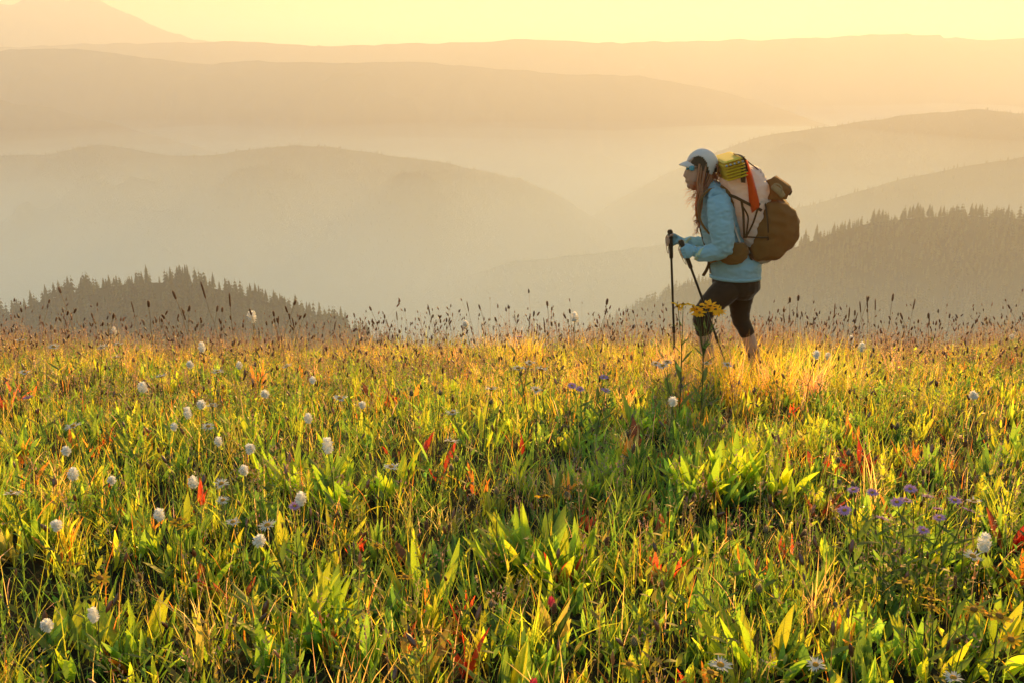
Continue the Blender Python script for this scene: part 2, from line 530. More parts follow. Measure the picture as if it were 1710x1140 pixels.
def build_mist(level, seed, y1):
    """A layer of mist lying on the valley floor, its top rolling below the ridge crests."""
    xs = np.linspace(-8000, 8000, 61); ys = np.linspace(300, y1, 41)
    X, Y = np.meshgrid(xs, ys, indexing='ij')
    top = level + (fbm(X * 0.0013, Y * 0.0013, seed, 3) - 0.5) * 75
    n, m = X.shape
    V = np.vstack([np.stack([X.ravel(), Y.ravel(), top.ravel()], 1), np.stack([X.ravel(), Y.ravel(), np.full(n * m, FLOOR - 90 - (seed - 77) * 4)], 1)])
    i, j = np.meshgrid(np.arange(n - 1), np.arange(m - 1), indexing='ij')
    a = (i * m + j).ravel(); b = ((i + 1) * m + j).ravel(); c = ((i + 1) * m + j + 1).ravel(); d = (i * m + j + 1).ravel()
    F = [np.stack([a, b, c, d], 1), np.stack([d, c, b, a], 1) + n * m]
    loop = [k * m for k in range(n)] + [(n - 1) * m + k for k in range(1, m)] + [k * m + m - 1 for k in range(n - 2, -1, -1)] + [k for k in range(m - 2, 0, -1)]
    L = np.array(loop); L2 = np.roll(L, -1)
    F.append(np.stack([L2, L, L + n * m, L2 + n * m], 1))
    me = np_mesh('valley_mist', V, np.vstack(F))
    mt, N, K, out = mat_new('valley_mist_air')
    v = N.new('ShaderNodeVolumePrincipled')
    v.inputs['Color'].default_value = (*MIST_COLOR, 1)
    v.inputs['Absorption Color'].default_value = (0.3, 0.3, 0.3, 1)
    v.inputs['Density'].default_value = MIST_DENSITY
    v.inputs['Anisotropy'].default_value = 0.3
    K.new(v.outputs[0], out.inputs['Volume'])
    o = link('valley_mist', me, mt)
    tag(o, 'pale mist lying low in the valleys, %s of its layers' % ('highest and thinnest', 'second highest', 'second lowest', 'lowest')[seed - 77], 'mist', kind='stuff')
for q, lv in enumerate(MIST_TOPS):
    build_mist(lv, 77 + q, 4300 + 150 * q)
# ------------------------------------------------------------------ meadow vegetation (uncountable)
M_GRASS = leaf_mat('grass_blade', front=0.38, trans=3.8, mix=0.68, gloss=0.03, rough=0.45)
M_FORB = leaf_mat('broad_leaf', front=0.38, trans=3.8, mix=0.68, gloss=0.03, rough=0.45)
M_STRAW = leaf_mat('dry_straw', front=0.8, trans=1.4, mix=0.5, gloss=0.10, rough=0.4)

def strips(root, az, length, width, lean, curve, prof, cb, ct, twist=None, cup=0.0):
    """Blades or leaves: each a bending ribbon from its root. Returns verts, quads, colours."""
    n = len(root); k = len(prof); s = np.linspace(0, 1, k)
    th = lean[:, None] + curve[:, None] * s[None]
    ds = length[:, None] / (k - 1)
    hx = np.concatenate([np.zeros((n, 1)), np.cumsum(np.sin((th[:, 1:] + th[:, :-1]) / 2) * ds, 1)], 1)
    hz = np.concatenate([np.zeros((n, 1)), np.cumsum(np.cos((th[:, 1:] + th[:, :-1]) / 2) * ds, 1)], 1)
    ca, sa = np.cos(az)[:, None], np.sin(az)[:, None]
    cx = root[:, 0:1] + hx * ca; cyy = root[:, 1:2] + hx * sa; cz = root[:, 2:3] + hz
    tw = np.zeros((n, 1)) if twist is None else twist[:, None] * s[None]
    # side vector: horizontal normal to the bending plane, turned towards the blade normal by the twist
    nx, ny, nz = np.cos(th) * ca, np.cos(th) * sa, -np.sin(th)
    sx = -sa * np.cos(tw) + nx * np.sin(tw); sy = ca * np.cos(tw) + ny * np.sin(tw); sz = nz * np.sin(tw)
    w = width[:, None] * np.asarray(prof)[None] * 0.5
    A = np.stack([cx - sx * w, cyy - sy * w, cz - sz * w], 2); B = np.stack([cx + sx * w, cyy + sy * w, cz + sz * w], 2)
    if cup:
        up = np.stack([nx, ny, nz], 2) * (w * cup)[:, :, None]
        M = np.stack([cx, cyy, cz], 2)
        A = A + up; B = B + up
        V = np.stack([A, M, B], 2).reshape(-1, 3)
        b0 = (np.arange(n) * k * 3)[:, None] + (np.arange(k - 1) * 3)[None]
        F = np.concatenate([np.stack([b0, b0 + 1, b0 + 4, b0 + 3], 2).reshape(-1, 4), np.stack([b0 + 1, b0 + 2, b0 + 5, b0 + 4], 2).reshape(-1, 4)])
        m = 3
    else:
        V = np.stack([A, B], 2).reshape(-1, 3)
        b0 = (np.arange(n) * k * 2)[:, None] + (np.arange(k - 1) * 2)[None]
        F = np.stack([b0, b0 + 1, b0 + 3, b0 + 2], 2).reshape(-1, 4)
        m = 2
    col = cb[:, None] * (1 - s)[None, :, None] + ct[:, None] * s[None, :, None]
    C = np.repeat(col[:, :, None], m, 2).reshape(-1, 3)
    return V, F, C

def cat(parts):
    V, F, C, off = [], [], [], 0
    for v, f, c in parts:
        V.append(v); F.append(f + off); C.append(c); off += len(v)
    return np.vstack(V), np.vstack(F), np.vstack(C)

def scatter(n, y0=1.3, y1=12.5, r=rng, far_pow=0.75, pad=2.1):
    """Places in the part of the meadow that the camera can see, a margin round it included."""
    out = []
    got = 0
    while got < n:
        m = n * 2
        y = y0 + (y1 - y0) * r.random(m)
        half = 0.56 * y + pad
        x = (r.random(m) * 2 - 1) * (0.56 * y1 + pad)
        keep = (np.abs(x) < half) & (r.random(m) < np.clip((3.0 / y) ** far_pow, 0, 1))
        p = np.stack([x[keep], y[keep]], 1)
        out.append(p); got += len(p)
    p = np.vstack(out)[:n]
    return p

def with_z(p, dz=-0.01):
    return np.column_stack([p, ground_z(p[:, 0], p[:, 1]) + dz])

def pick(r, n, palette, weights, jitter=0.25):
    pal = np.array(palette); w = np.array(weights, float); w /= w.sum()
    i = r.choice(len(pal), n, p=w)
    c = pal[i] * r.uniform(1 - jitter, 1 + jitter, (n, 1)) * r.uniform(0.92, 1.08, (n, 3))
    return c

G_DEEP = (0.060, 0.115, 0.018)
G_MID = (0.120, 0.190, 0.020)
G_YEL = (0.270, 0.285, 0.018)
GOLD = (0.400, 0.270, 0.018)
G_OLIVE = (0.170, 0.150, 0.030)
STRAW = (0.480, 0.330, 0.110)
PINK = (0.480, 0.270, 0.170)
ORANGE = (0.450, 0.150, 0.020)
RED = (0.420, 0.055, 0.020)
BROWN = (0.110, 0.055, 0.028)

def patch(p, scale, seed):
    return fbm(p[:, 0] * scale + 31.7, p[:, 1] * scale + 7.9, seed, 3)

def grass_layer():
    r = np.random.default_rng(41)
    parts = []
    # fine sward
    n = 74000
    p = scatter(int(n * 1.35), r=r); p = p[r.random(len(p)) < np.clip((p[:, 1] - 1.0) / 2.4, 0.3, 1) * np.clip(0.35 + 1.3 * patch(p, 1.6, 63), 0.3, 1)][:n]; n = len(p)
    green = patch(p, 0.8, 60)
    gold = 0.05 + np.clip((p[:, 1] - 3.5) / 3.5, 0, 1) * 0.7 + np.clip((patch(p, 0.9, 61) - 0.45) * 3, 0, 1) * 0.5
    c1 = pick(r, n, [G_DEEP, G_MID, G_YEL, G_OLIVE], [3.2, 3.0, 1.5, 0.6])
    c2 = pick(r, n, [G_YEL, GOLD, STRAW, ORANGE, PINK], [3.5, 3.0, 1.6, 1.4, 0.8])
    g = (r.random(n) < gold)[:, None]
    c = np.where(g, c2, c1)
    L = r.uniform(0.06, 0.20, n) * (0.6 + 0.7 * green) * (1 + 0.15 * g[:, 0])
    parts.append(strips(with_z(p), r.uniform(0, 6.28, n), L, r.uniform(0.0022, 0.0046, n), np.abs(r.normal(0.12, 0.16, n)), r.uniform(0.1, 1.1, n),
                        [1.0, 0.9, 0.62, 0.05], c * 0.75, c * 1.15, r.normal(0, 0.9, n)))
    # tufts of longer arching blades
    nt = 820; tp = scatter(nt, r=r); per = 26
    p = np.repeat(tp, per, 0) + r.normal(0, 0.022, (nt * per, 2)); n = len(p)
    tc = np.repeat(pick(r, nt, [G_MID, G_YEL, G_OLIVE, STRAW], [3, 3, 1, 1]), per, 0) * r.uniform(0.7, 1.25, (n, 1))
    L = np.repeat(r.uniform(0.12, 0.27, nt), per) * r.uniform(0.6, 1.15, n)
    parts.append(strips(with_z(p), r.uniform(0, 6.28, n), L, r.uniform(0.003, 0.006, n), np.abs(r.normal(0.15, 0.16, n)), r.uniform(0.2, 1.3, n),
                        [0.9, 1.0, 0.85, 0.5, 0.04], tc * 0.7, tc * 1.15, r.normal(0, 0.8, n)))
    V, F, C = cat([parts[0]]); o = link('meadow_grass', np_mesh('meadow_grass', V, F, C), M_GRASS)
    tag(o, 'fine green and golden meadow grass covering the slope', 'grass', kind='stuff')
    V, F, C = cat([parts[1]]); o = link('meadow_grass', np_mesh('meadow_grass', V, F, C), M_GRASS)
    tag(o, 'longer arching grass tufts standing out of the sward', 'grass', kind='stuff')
grass_layer()

LEAF_PROF = [0.30, 0.75, 1.0, 0.92, 0.6, 0.06]
def forb_layer():
    r = np.random.default_rng(43)
    # low leafy undergrowth in rosettes
    ns = 7400; sp = scatter(ns, r=r)
    keep = patch(sp, 1.1, 66) > 0.33
    sp = sp[keep]; ns = len(sp); per = 9
    p = np.repeat(sp, per, 0) + r.normal(0, 0.02, (ns * per, 2)); n = len(p)
    base = pick(r, ns, [G_DEEP, G_MID, G_YEL, G_OLIVE, ORANGE, RED], [3.5, 3.5, 2.8, 0.8, 0.35, 0.18])
    c = np.repeat(base, per, 0) * r.uniform(0.7, 1.3, (n, 1))
    size = np.repeat(r.uniform(0.5, 1.15, ns), per)
    L = r.uniform(0.06, 0.17, n) * size
    args = [with_z(p), r.uniform(0, 6.28, n), L, L * r.uniform(0.10, 0.20, n), np.abs(r.normal(0.3, 0.25, n)), r.uniform(-0.2, 0.9, n)]
    tw = r.normal(0, 0.9, n); near = p[:, 1] < 4.2
    parts = []
    for m_, pr, cp in ((near, [0.32, 0.9, 1.0, 0.65, 0.06], 0.35), (~near, [0.4, 1.0, 0.75, 0.08], 0.0)):
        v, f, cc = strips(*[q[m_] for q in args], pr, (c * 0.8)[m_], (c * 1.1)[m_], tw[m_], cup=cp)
        parts.append((v, f, cc))
    parts = [cat(parts)]
    # leafy upright stems with small paired leaves
    ns = 3500; sp = scatter(ns, r=r); per = 12
    z0 = ground_z(sp[:, 0], sp[:, 1]); H = r.uniform(0.10, 0.26, ns)
    az = r.uniform(0, 6.28, ns); ln = np.abs(r.normal(0.08, 0.08, ns))
    base = pick(r, ns, [G_MID, G_YEL, G_DEEP, G_OLIVE], [3, 2.5, 2, 1])
    st = strips(np.column_stack([sp, z0 - 0.01]), az, H, r.uniform(0.002, 0.0035, ns), ln, r.uniform(-0.1, 0.3, ns), [1, 0.9, 0.7, 0.5], base * 0.8, base)
    f = np.tile(np.linspace(0.2, 1.0, per), ns) * np.repeat(H, per)
    lx = np.repeat(sp[:, 0] + 0, per) + np.cos(np.repeat(az, per)) * np.sin(np.repeat(ln, per)) * f
    ly = np.repeat(sp[:, 1] + 0, per) + np.sin(np.repeat(az, per)) * np.sin(np.repeat(ln, per)) * f
    n = ns * per
    L = r.uniform(0.018, 0.05, n)
    c = np.repeat(base, per, 0) * r.uniform(0.75, 1.3, (n, 1))
    parts.append(st)
    parts.append(strips(np.column_stack([lx, ly, np.repeat(z0, per) + f * 0.99]), np.tile(np.arange(per) * 2.4, ns) + np.repeat(az, per), L, L * r.uniform(0.2, 0.36, n),
                        r.uniform(0.5, 1.2, n), r.uniform(0, 0.7, n), [0.3, 1.0, 0.8, 0.06], c * 0.9, c * 1.1))
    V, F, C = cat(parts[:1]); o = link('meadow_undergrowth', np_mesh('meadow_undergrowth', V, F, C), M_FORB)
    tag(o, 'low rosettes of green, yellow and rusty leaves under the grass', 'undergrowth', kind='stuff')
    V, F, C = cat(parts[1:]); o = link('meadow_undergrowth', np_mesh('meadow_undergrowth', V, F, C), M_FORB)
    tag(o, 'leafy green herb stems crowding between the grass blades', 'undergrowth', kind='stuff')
forb_layer()

def panicle_layer():
    """Feathery flowering grasses: thin culms with branching heads of tiny spikelets."""
    r = np.random.default_rng(47)
    ns = 10000
    sp = np.vstack([scatter(ns * 3, 1.6, 11.0, r=r, far_pow=0.0), scatter(ns, 7.0, 10.8, r=r, far_pow=0.0)])
    sp = sp[r.permutation(len(sp))]
    w = np.clip((patch(sp, 0.7, 70) - 0.33) * 3.2, 0.06, 1) * np.clip((sp[:, 1] - 1.0) / 5.5, 0.2, 1)
    sp = sp[r.random(len(sp)) < w][:ns]; ns = len(sp)
    z0 = ground_z(sp[:, 0], sp[:, 1]); H = r.uniform(0.15, 0.34, ns) * (1 + 0.45 * np.clip((sp[:, 1] - 6.0) / 2.5, 0, 1) * r.random(ns))
    az = r.uniform(0, 6.28, ns); ln = np.abs(r.normal(0.08, 0.08, ns)); cv = r.uniform(0, 0.45, ns)
    base = pick(r, ns, [PINK, STRAW, (0.36, 0.2, 0.09), (0.3, 0.13, 0.08)], [3.2, 2.5, 1.3, 0.8])
    stem = strips(np.column_stack([sp, z0 - 0.01]), az, H, r.uniform(0.0011, 0.0018, ns), ln, cv, [1, 1, 0.9, 0.8, 0.7], base * np.array([0.7, 0.9, 0.5]), base)
    per = 24
    n = ns * per
    f = r.uniform(0.58, 1.02, n)
    Hr = np.repeat(H, per); lr = np.repeat(ln, per); cr = np.repeat(cv, per); ar = np.repeat(az, per)
    th = lr + cr * f * 0.5
    rad = (1.06 - f) * 0.07 * r.uniform(0.2, 1.0, n) + 0.002
    a2 = r.uniform(0, 6.28, n)
    x = np.repeat(sp[:, 0], per) + np.cos(ar) * np.sin(th) * f * Hr + rad * np.cos(a2)
    y = np.repeat(sp[:, 1], per) + np.sin(ar) * np.sin(th) * f * Hr + rad * np.sin(a2)
    z = np.repeat(z0, per) + np.cos(th) * f * Hr + rad * 0.4
    L = r.uniform(0.005, 0.012, n)
    c = np.repeat(base, per, 0) * r.uniform(0.7, 1.35, (n, 1))
    sk = strips(np.column_stack([x, y, z]), a2, L, L * r.uniform(0.4, 0.65, n), r.uniform(0.2, 1.3, n), r.uniform(-0.3, 0.6, n), [1.0, 0.35], c, c)
    V, F, C = cat([stem, sk]); o = link('flowering_grass', np_mesh('flowering_grass', V, F, C), M_STRAW)
    tag(o, 'feathery pinkish seeding grass glowing along the meadow', 'grass', kind='stuff')
panicle_layer()

def dry_layer():
    r = np.random.default_rng(53)
    ns = 1500; sp = scatter(ns, r=r, far_pow=0.2)
    n = ns
    c = pick(r, n, [STRAW, BROWN, (0.3, 0.2, 0.08)], [2, 2, 2])
    a = strips(with_z(sp), r.uniform(0, 6.28, n), r.uniform(0.15, 0.34, n), r.uniform(0.0014, 0.0028, n), np.abs(r.normal(0.15, 0.2, n)), r.uniform(-0.2, 1.2, n), [1, 0.9, 0.8, 0.7, 0.5, 0.3], c * 0.9, c)
    # whorled spires of tiny brown seeds
    ns = 500; sp = scatter(ns, 1.6, 9.0, r=r, far_pow=0.4); per = 26; z0 = ground_z(sp[:, 0], sp[:, 1]); H = r.uniform(0.14, 0.28, ns)
    base = pick(r, ns, [(0.3, 0.22, 0.08), BROWN, (0.22, 0.24, 0.05)], [2, 1, 1.4])
    st = strips(np.column_stack([sp, z0]), r.uniform(0, 6.28, ns), H, np.full(ns, 0.002), np.full(ns, 0.02), np.zeros(ns), [1, 0.8, 0.5], base * 0.8, base)
    n = ns * per; f = np.tile(np.linspace(0.35, 1.0, per), ns) * np.repeat(H, per)
    a2 = r.uniform(0, 6.28, n); rr = 0.006 * r.uniform(0.5, 1.2, n)
    L = r.uniform(0.004, 0.008, n); c = np.repeat(base, per, 0) * r.uniform(0.7, 1.4, (n, 1))
    q = strips(np.column_stack([np.repeat(sp[:, 0], per) + rr * np.cos(a2), np.repeat(sp[:, 1], per) + rr * np.sin(a2), np.repeat(z0, per) + f]), a2, L, L * 0.7, r.uniform(0.3, 1.4, n), r.uniform(0, 0.6, n), [0.5, 1, 0.2], c, c)
    V, F, C = cat([a, st, q]); o = link('dry_stalks', np_mesh('dry_stalks', V, F, C), M_STRAW)
    tag(o, 'dry brown stalks and seed spires scattered through the grass', 'undergrowth', kind='stuff')
dry_layer()

def crest_fringe():
    """Uncounted small seed heads and fine stalks, thickest along the crest, plus rank grass round the hiker's feet."""
    r = np.random.default_rng(57)
    p = np.vstack([scatter(3100, 6.2, 10.8, r=r, far_pow=0.0), scatter(900, 1.7, 6.2, r=r, far_pow=0.2)]); ns = len(p)
    z0 = ground_z(p[:, 0], p[:, 1]); far = np.clip((p[:, 1] - 5) / 3.5, 0, 1)
    H = (r.uniform(0.14, 0.30, ns) + 0.28 * far * r.random(ns) ** 1.6) * (0.62 + 0.85 * patch(p, 1.3, 88))
    az = r.uniform(0, 6.28, ns); ln = np.abs(r.normal(0.1, 0.12, ns)); cv = r.uniform(-0.1, 0.7, ns)
    base = pick(r, ns, [(0.24, 0.13, 0.05), (0.30, 0.16, 0.08), (0.2, 0.17, 0.05)], [2, 2, 1])
    k = 6; s = np.linspace(0, 1, k)
    stem = strips(np.column_stack([p, z0 - 0.01]), az, H, r.uniform(0.0014, 0.0022, ns), ln, cv, [1, 1, 0.9, 0.8, 0.8, 0.7], base, base)
    tip = stem[0].reshape(ns, k, 2, 3)[:, -1].mean(1)
    pre = stem[0].reshape(ns, k, 2, 3)[:, -2].mean(1)
    d = tip - pre; d /= np.linalg.norm(d, axis=1)[:, None]
    L = r.uniform(0.018, 0.045, ns); w = L * r.uniform(0.13, 0.2, ns)
    # six-sided spindles
    ref = np.tile([[0.3, 0.8, 0.1]], (ns, 1)); a = np.cross(d, ref); a /= np.linalg.norm(a, axis=1)[:, None]; b = np.cross(d, a)
    rows = [(0.0, 0.3), (0.25, 1.0), (0.7, 0.9), (1.0, 0.15)]
    V = np.zeros((ns, 4, 5, 3))
    for i, (f, q) in enumerate(rows):
        for j in range(5):
            t = j * 1.2566
            V[:, i, j] = tip + d * (L * f)[:, None] + (a * math.cos(t) + b * math.sin(t)) * (w * q)[:, None]
    F = np.array([(i * 5 + j, i * 5 + (j + 1) % 5, (i + 1) * 5 + (j + 1) % 5, (i + 1) * 5 + j) for i in range(3) for j in range(5)])
    F = (F[None] + 20 * np.arange(ns)[:, None, None]).reshape(-1, 4)
    hc = pick(r, ns, [(0.14, 0.06, 0.03), (0.22, 0.095, 0.05), (0.32, 0.17, 0.09)], [1.5, 2, 1.5])
    C = np.repeat(hc, 20, 0)
    spk = (V.reshape(-1, 3), F, C)
    # bristles round each head
    per = 9; n = ns * per; f = r.random(n); t = r.uniform(0, 6.28, n)
    rep = lambda x: np.repeat(x, per, 0)
    dirn = rep(a) * np.cos(t)[:, None] + rep(b) * np.sin(t)[:, None]
    root = rep(tip) + rep(d) * (rep(L) * f)[:, None] + dirn * (rep(w) * 0.85)[:, None]
    hv = strips(root, np.arctan2(dirn[:, 1], dirn[:, 0]), r.uniform(0.003, 0.007, n), np.full(n, 0.0013), r.uniform(0.5, 1.2, n), r.uniform(-0.3, 0.3, n), [1, 0.3], np.tile([[0.4, 0.26, 0.14]], (n, 1)), np.tile([[0.5, 0.36, 0.2]], (n, 1)))
    V, F, C = cat([stem, spk, hv]); o = link('seeding_grass', np_mesh('seeding_grass', V, F, C), M_STRAW)
    tag(o, 'fringe of small reddish brown seed heads along the crest', 'grass', kind='stuff')
    # rank tufts near the hiker and along the crest
    tp = np.vstack([np.stack([r.uniform(0.95, 2.35, 90), r.uniform(5.9, 6.98, 90)], 1), scatter(420, 7.2, 10.8, r=r, far_pow=0.0)])
    nt = len(tp); per = 24
    q = np.repeat(tp, per, 0) + r.normal(0, 0.03, (nt * per, 2)); n = len(q)
    tc = np.repeat(pick(r, nt, [G_YEL, GOLD, STRAW, G_MID, PINK], [3, 3, 2, 1.5, 1]), per, 0) * r.uniform(0.7, 1.25, (n, 1))
    Lh = np.repeat(r.uniform(0.16, 0.34, nt) * np.where(np.arange(nt) < 90, 1.3, 0.75 + 0.6 * patch(tp, 1.3, 88)), per) * r.uniform(0.6, 1.15, n)
    t_ = strips(with_z(q), r.uniform(0, 6.28, n), Lh, r.uniform(0.003, 0.006, n), np.abs(r.normal(0.12, 0.14, n)), r.uniform(0.1, 1.2, n), [0.9, 1.0, 0.85, 0.5, 0.04], tc * 0.7, tc * 1.15, r.normal(0, 0.8, n))
    o = link('meadow_grass', np_mesh('meadow_grass', *t_), M_GRASS)
    tag(o, 'rank golden grass round the hiker\'s feet and along the crest', 'grass', kind='stuff')
crest_fringe()
# ------------------------------------------------------------------ countable meadow plants
M_STEM = leaf_mat('green_stem', front=0.7, trans=1.3, mix=0.4, color=(0.12, 0.16, 0.03))
M_DRYSTEM = leaf_mat('dry_stem', front=0.9, trans=1.2, mix=0.4, color=(0.26, 0.17, 0.06))
M_WHITE = leaf_mat('white_petal', front=1.0, trans=1.2, mix=0.6, gloss=0.02, color=(0.86, 0.85, 0.82))
M_PURPLE = leaf_mat('purple_petal', front=0.9, trans=1.1, mix=0.45, gloss=0.02, color=(0.64, 0.38, 0.70))
M_YELLOW = leaf_mat('yellow_petal', front=1.0, trans=1.2, mix=0.55, gloss=0.02, color=(0.95, 0.55, 0.015))
M_DISC = leaf_mat('flower_disc', front=1.0, trans=0.8, mix=0.3, gloss=0.02, color=(0.55, 0.30, 0.03))
M_BROWNDISC = leaf_mat('dark_disc', front=1.0, trans=0.8, mix=0.2, gloss=0.02, color=(0.30, 0.15, 0.02))
M_PINKB = leaf_mat('pink_bract', front=1.0, trans=1.2, mix=0.4, gloss=0.03, color=(0.60, 0.07, 0.13))
M_SEED = leaf_mat('seed_spike', front=1.0, trans=1.2, mix=0.3, gloss=0.02, color=(0.16, 0.075, 0.038))
M_HAIR = leaf_mat('seed_hair', front=1.0, trans=1.4, mix=0.6, gloss=0.03, color=(0.50, 0.36, 0.22))
M_POD = leaf_mat('silvery_pod', front=1.0, trans=1.0, mix=0.3, gloss=0.05, color=(0.13, 0.12, 0.06))
M_GREENLEAF = leaf_mat('clump_leaf', front=0.45, trans=3.4, mix=0.67, gloss=0.035, rough=0.45)

def tube(points, radii, n=5, col=(1, 1, 1)):
    """Closed tapered tube along a polyline: verts and triangle/quad-free quads."""
    P = np.array(points, float); k = len(P)
    T = np.gradient(P, axis=0); T /= np.linalg.norm(T, axis=1)[:, None]
    ref = np.array([0.0, 0.0, 1.0]) if abs(T[0, 2]) < 0.8 else np.array([1.0, 0.0, 0.0])
    V = []
    for i in range(k):
        a = np.cross(T[i], ref); a /= np.linalg.norm(a); b = np.cross(T[i], a)
        for j in range(n):
            t = 6.28318 * j / n
            V.append(P[i] + radii[i] * (a * math.cos(t) + b * math.sin(t)))
    F = []
    for i in range(k - 1):
        for j in range(n):
            F.append((i * n + j, i * n + (j + 1) % n, (i + 1) * n + (j + 1) % n, (i + 1) * n + j))
    return np.array(V), np.array(F), np.ones((len(V), 3)) * np.array(col)

def solid(V, F, C, name, mat):
    me = np_mesh(name, V, F, C); me.materials.append(mat); return me

def lathe(prof, n=8):
    V, F = [], []
    for r_, z in prof:
        for j in range(n):
            V.append((r_ * math.cos(6.28318 * j / n), r_ * math.sin(6.28318 * j / n), z))
    for i in range(len(prof) - 1):
        for j in range(n):
            F.append((i * n + j, i * n + (j + 1) % n, (i + 1) * n + (j + 1) % n, (i + 1) * n + j))
    V = np.array(V, float); return V, np.array(F), np.ones((len(V), 3))

def stem_curve(r, h=1.0, sway=0.06, k=7):
    a = r.uniform(0, 6.28); s = r.uniform(0.2, 1) * sway
    f = np.linspace(0, 1, k)
    off = s * f ** 2
    P = np.stack([off * math.cos(a), off * math.sin(a), f * h], 1)
    P[1:-1, :2] += r.normal(0, 0.006, (k - 2, 2)) * h
    return P

def on_head(P, me_arrays, tilt=None):
    """Move an array mesh to the end of a stem, leaning with its last stretch."""
    V, F, C = me_arrays
    d = Vector(P[-1] - P[-2]).normalized() if tilt is None else Vector(tilt).normalized()
    q = d.to_track_quat('Z', 'Y').to_matrix()
    V2 = V @ np.array(q).T + P[-1]
    return V2, F, C

def petals(r, n, r0, r1, width, droop, jitter=0.15, rows=1):
    parts = []
    for row in range(rows):
        az = np.arange(n) * 6.28318 / n + r.normal(0, jitter * 3 / n, n) + row * 3.14 / n
        root = np.stack([r0 * np.cos(az), r0 * np.sin(az), np.full(n, 0.001 * row)], 1)
        L = (r1 - r0) * r.uniform(1 - jitter, 1 + jitter, n) * (1 - 0.15 * row)
        one = np.ones((n, 3))
        parts.append(strips(root, az, L, np.full(n, width) * r.uniform(0.8, 1.2, n), 1.57 - 0.25 + r.normal(0, jitter, n), np.full(n, droop) + r.normal(0, jitter * 1.5, n),
                            [0.5, 0.95, 1.0, 0.75, 0.25], one * 0.9, one, r.normal(0, 0.3, n), cup=0.2))
    return cat(parts)

def ball_of_florets(r, n, rx, rz, size, z0=0.0, spike=1.0):
    """Dense spike of tiny florets over an egg-shaped core."""
    k = np.arange(n) + 0.5
    ph = np.arccos(1 - 2 * k / n); th = 3.14159 * (1 + 5 ** 0.5) * k
    nx, ny, nz = np.sin(ph) * np.cos(th), np.sin(ph) * np.sin(th), np.cos(ph)
    P = np.stack([rx * nx, rx * ny, rz * nz + z0 + rz], 1)
    L = size * r.uniform(0.7, 1.4, n)
    a = strips(P, np.arctan2(ny, nx), L, L * r.uniform(0.45, 0.8, n), ph * spike + r.normal(0, 0.25, n), r.normal(0, 0.5, n), [0.5, 1, 0.6], np.ones((n, 3)), np.ones((n, 3)) * r.uniform(0.8, 1.0, (n, 1)), r.normal(0, 0.6, n))
    core = lathe([(0.0004, z0), (rx * 0.75, z0 + rz * 0.45), (rx * 0.95, z0 + rz), (rx * 0.7, z0 + rz * 1.6), (0.0004, z0 + rz * 2)], 8)
    core = (core[0], core[1], core[2] * 0.4)
    return cat([a, core])

def side_leaves(r, P, n, lo, hi, L0, wr, col):
    f = np.linspace(lo, hi, n)
    idx = f * (len(P) - 1)
    root = np.stack([np.interp(idx, np.arange(len(P)), P[:, c]) for c in range(3)], 1)
    az = np.arange(n) * 2.5 + r.uniform(0, 6.28)
    L = L0 * (1.15 - 0.5 * f) * r.uniform(0.8, 1.2, n)
    out = []
    for i in range(n):
        c = np.array([col]) * r.uniform(0.8, 1.2)
        out.append(strips(root[i:i + 1], az[i:i + 1], L[i:i + 1], L[i:i + 1] * wr, r.uniform(0.5, 0.95, 1), r.uniform(0.1, 0.8, 1), LEAF_PROF, c * 0.85, c * 1.1, cup=0.3))
    return out

class Proto:
    """A plant kind: a list of (part name, mesh, [sub-parts]) in local space, the root at the origin."""
    def __init__(self, parts): self.parts = parts
    def place(self, name, loc, rz, s, label, category, group=None):
        e = empty(name, loc, rz); e.scale = (s, s, s)
        tag(e, label, category, group)
        for pn, me, subs in self.parts:
            o = bpy.data.objects.new(pn, me); COL.objects.link(o); o.parent = e
            for sn, sm in subs:
                q = bpy.data.objects.new(sn, sm); COL.objects.link(q); q.parent = o
        return e

def head_place(px, py, h, ymin=1.4, ymax=12.4):
    """Where a plant of height h stands so that its head shows at a measured place in the photo."""
    d = ray(px, py)
    ys = np.linspace(ymin, ymax, 900)
    t = ys / d.y
    z = CAM_Z + d.z * t; x = d.x * t
    f = z - ground_z(x, ys) - h
    s = np.where(f <= 0)[0]
    i = s[0] if len(s) else int(np.argmin(f))
    return Vector((x[i], ys[i], float(ground_z(x[i:i + 1], ys[i:i + 1])[0]) - 0.01)), float(f[i])

def protos_bistort():
    out = []
    for s in range(6):
        r = np.random.default_rng(300 + s)
        P = stem_curve(r, 0.30, 0.04)
        st = solid(*tube(P, np.linspace(0.0016, 0.0011, len(P))), 'stem', M_STEM)
        rx, rz = r.uniform(0.0052, 0.0078), r.uniform(0.008, 0.0165)
        hd = solid(*on_head(P, ball_of_florets(r, 170, rx, rz, 0.0078)), 'flower_head', M_WHITE)
        lv = [('leaf', solid(*l, 'leaf', M_GREENLEAF), []) for l in side_leaves(r, P, 3, 0.08, 0.45, 0.08, 0.14, G_MID)]
        out.append(Proto([('stem', st, []), ('flower_head', hd, [])] + lv))
    return out

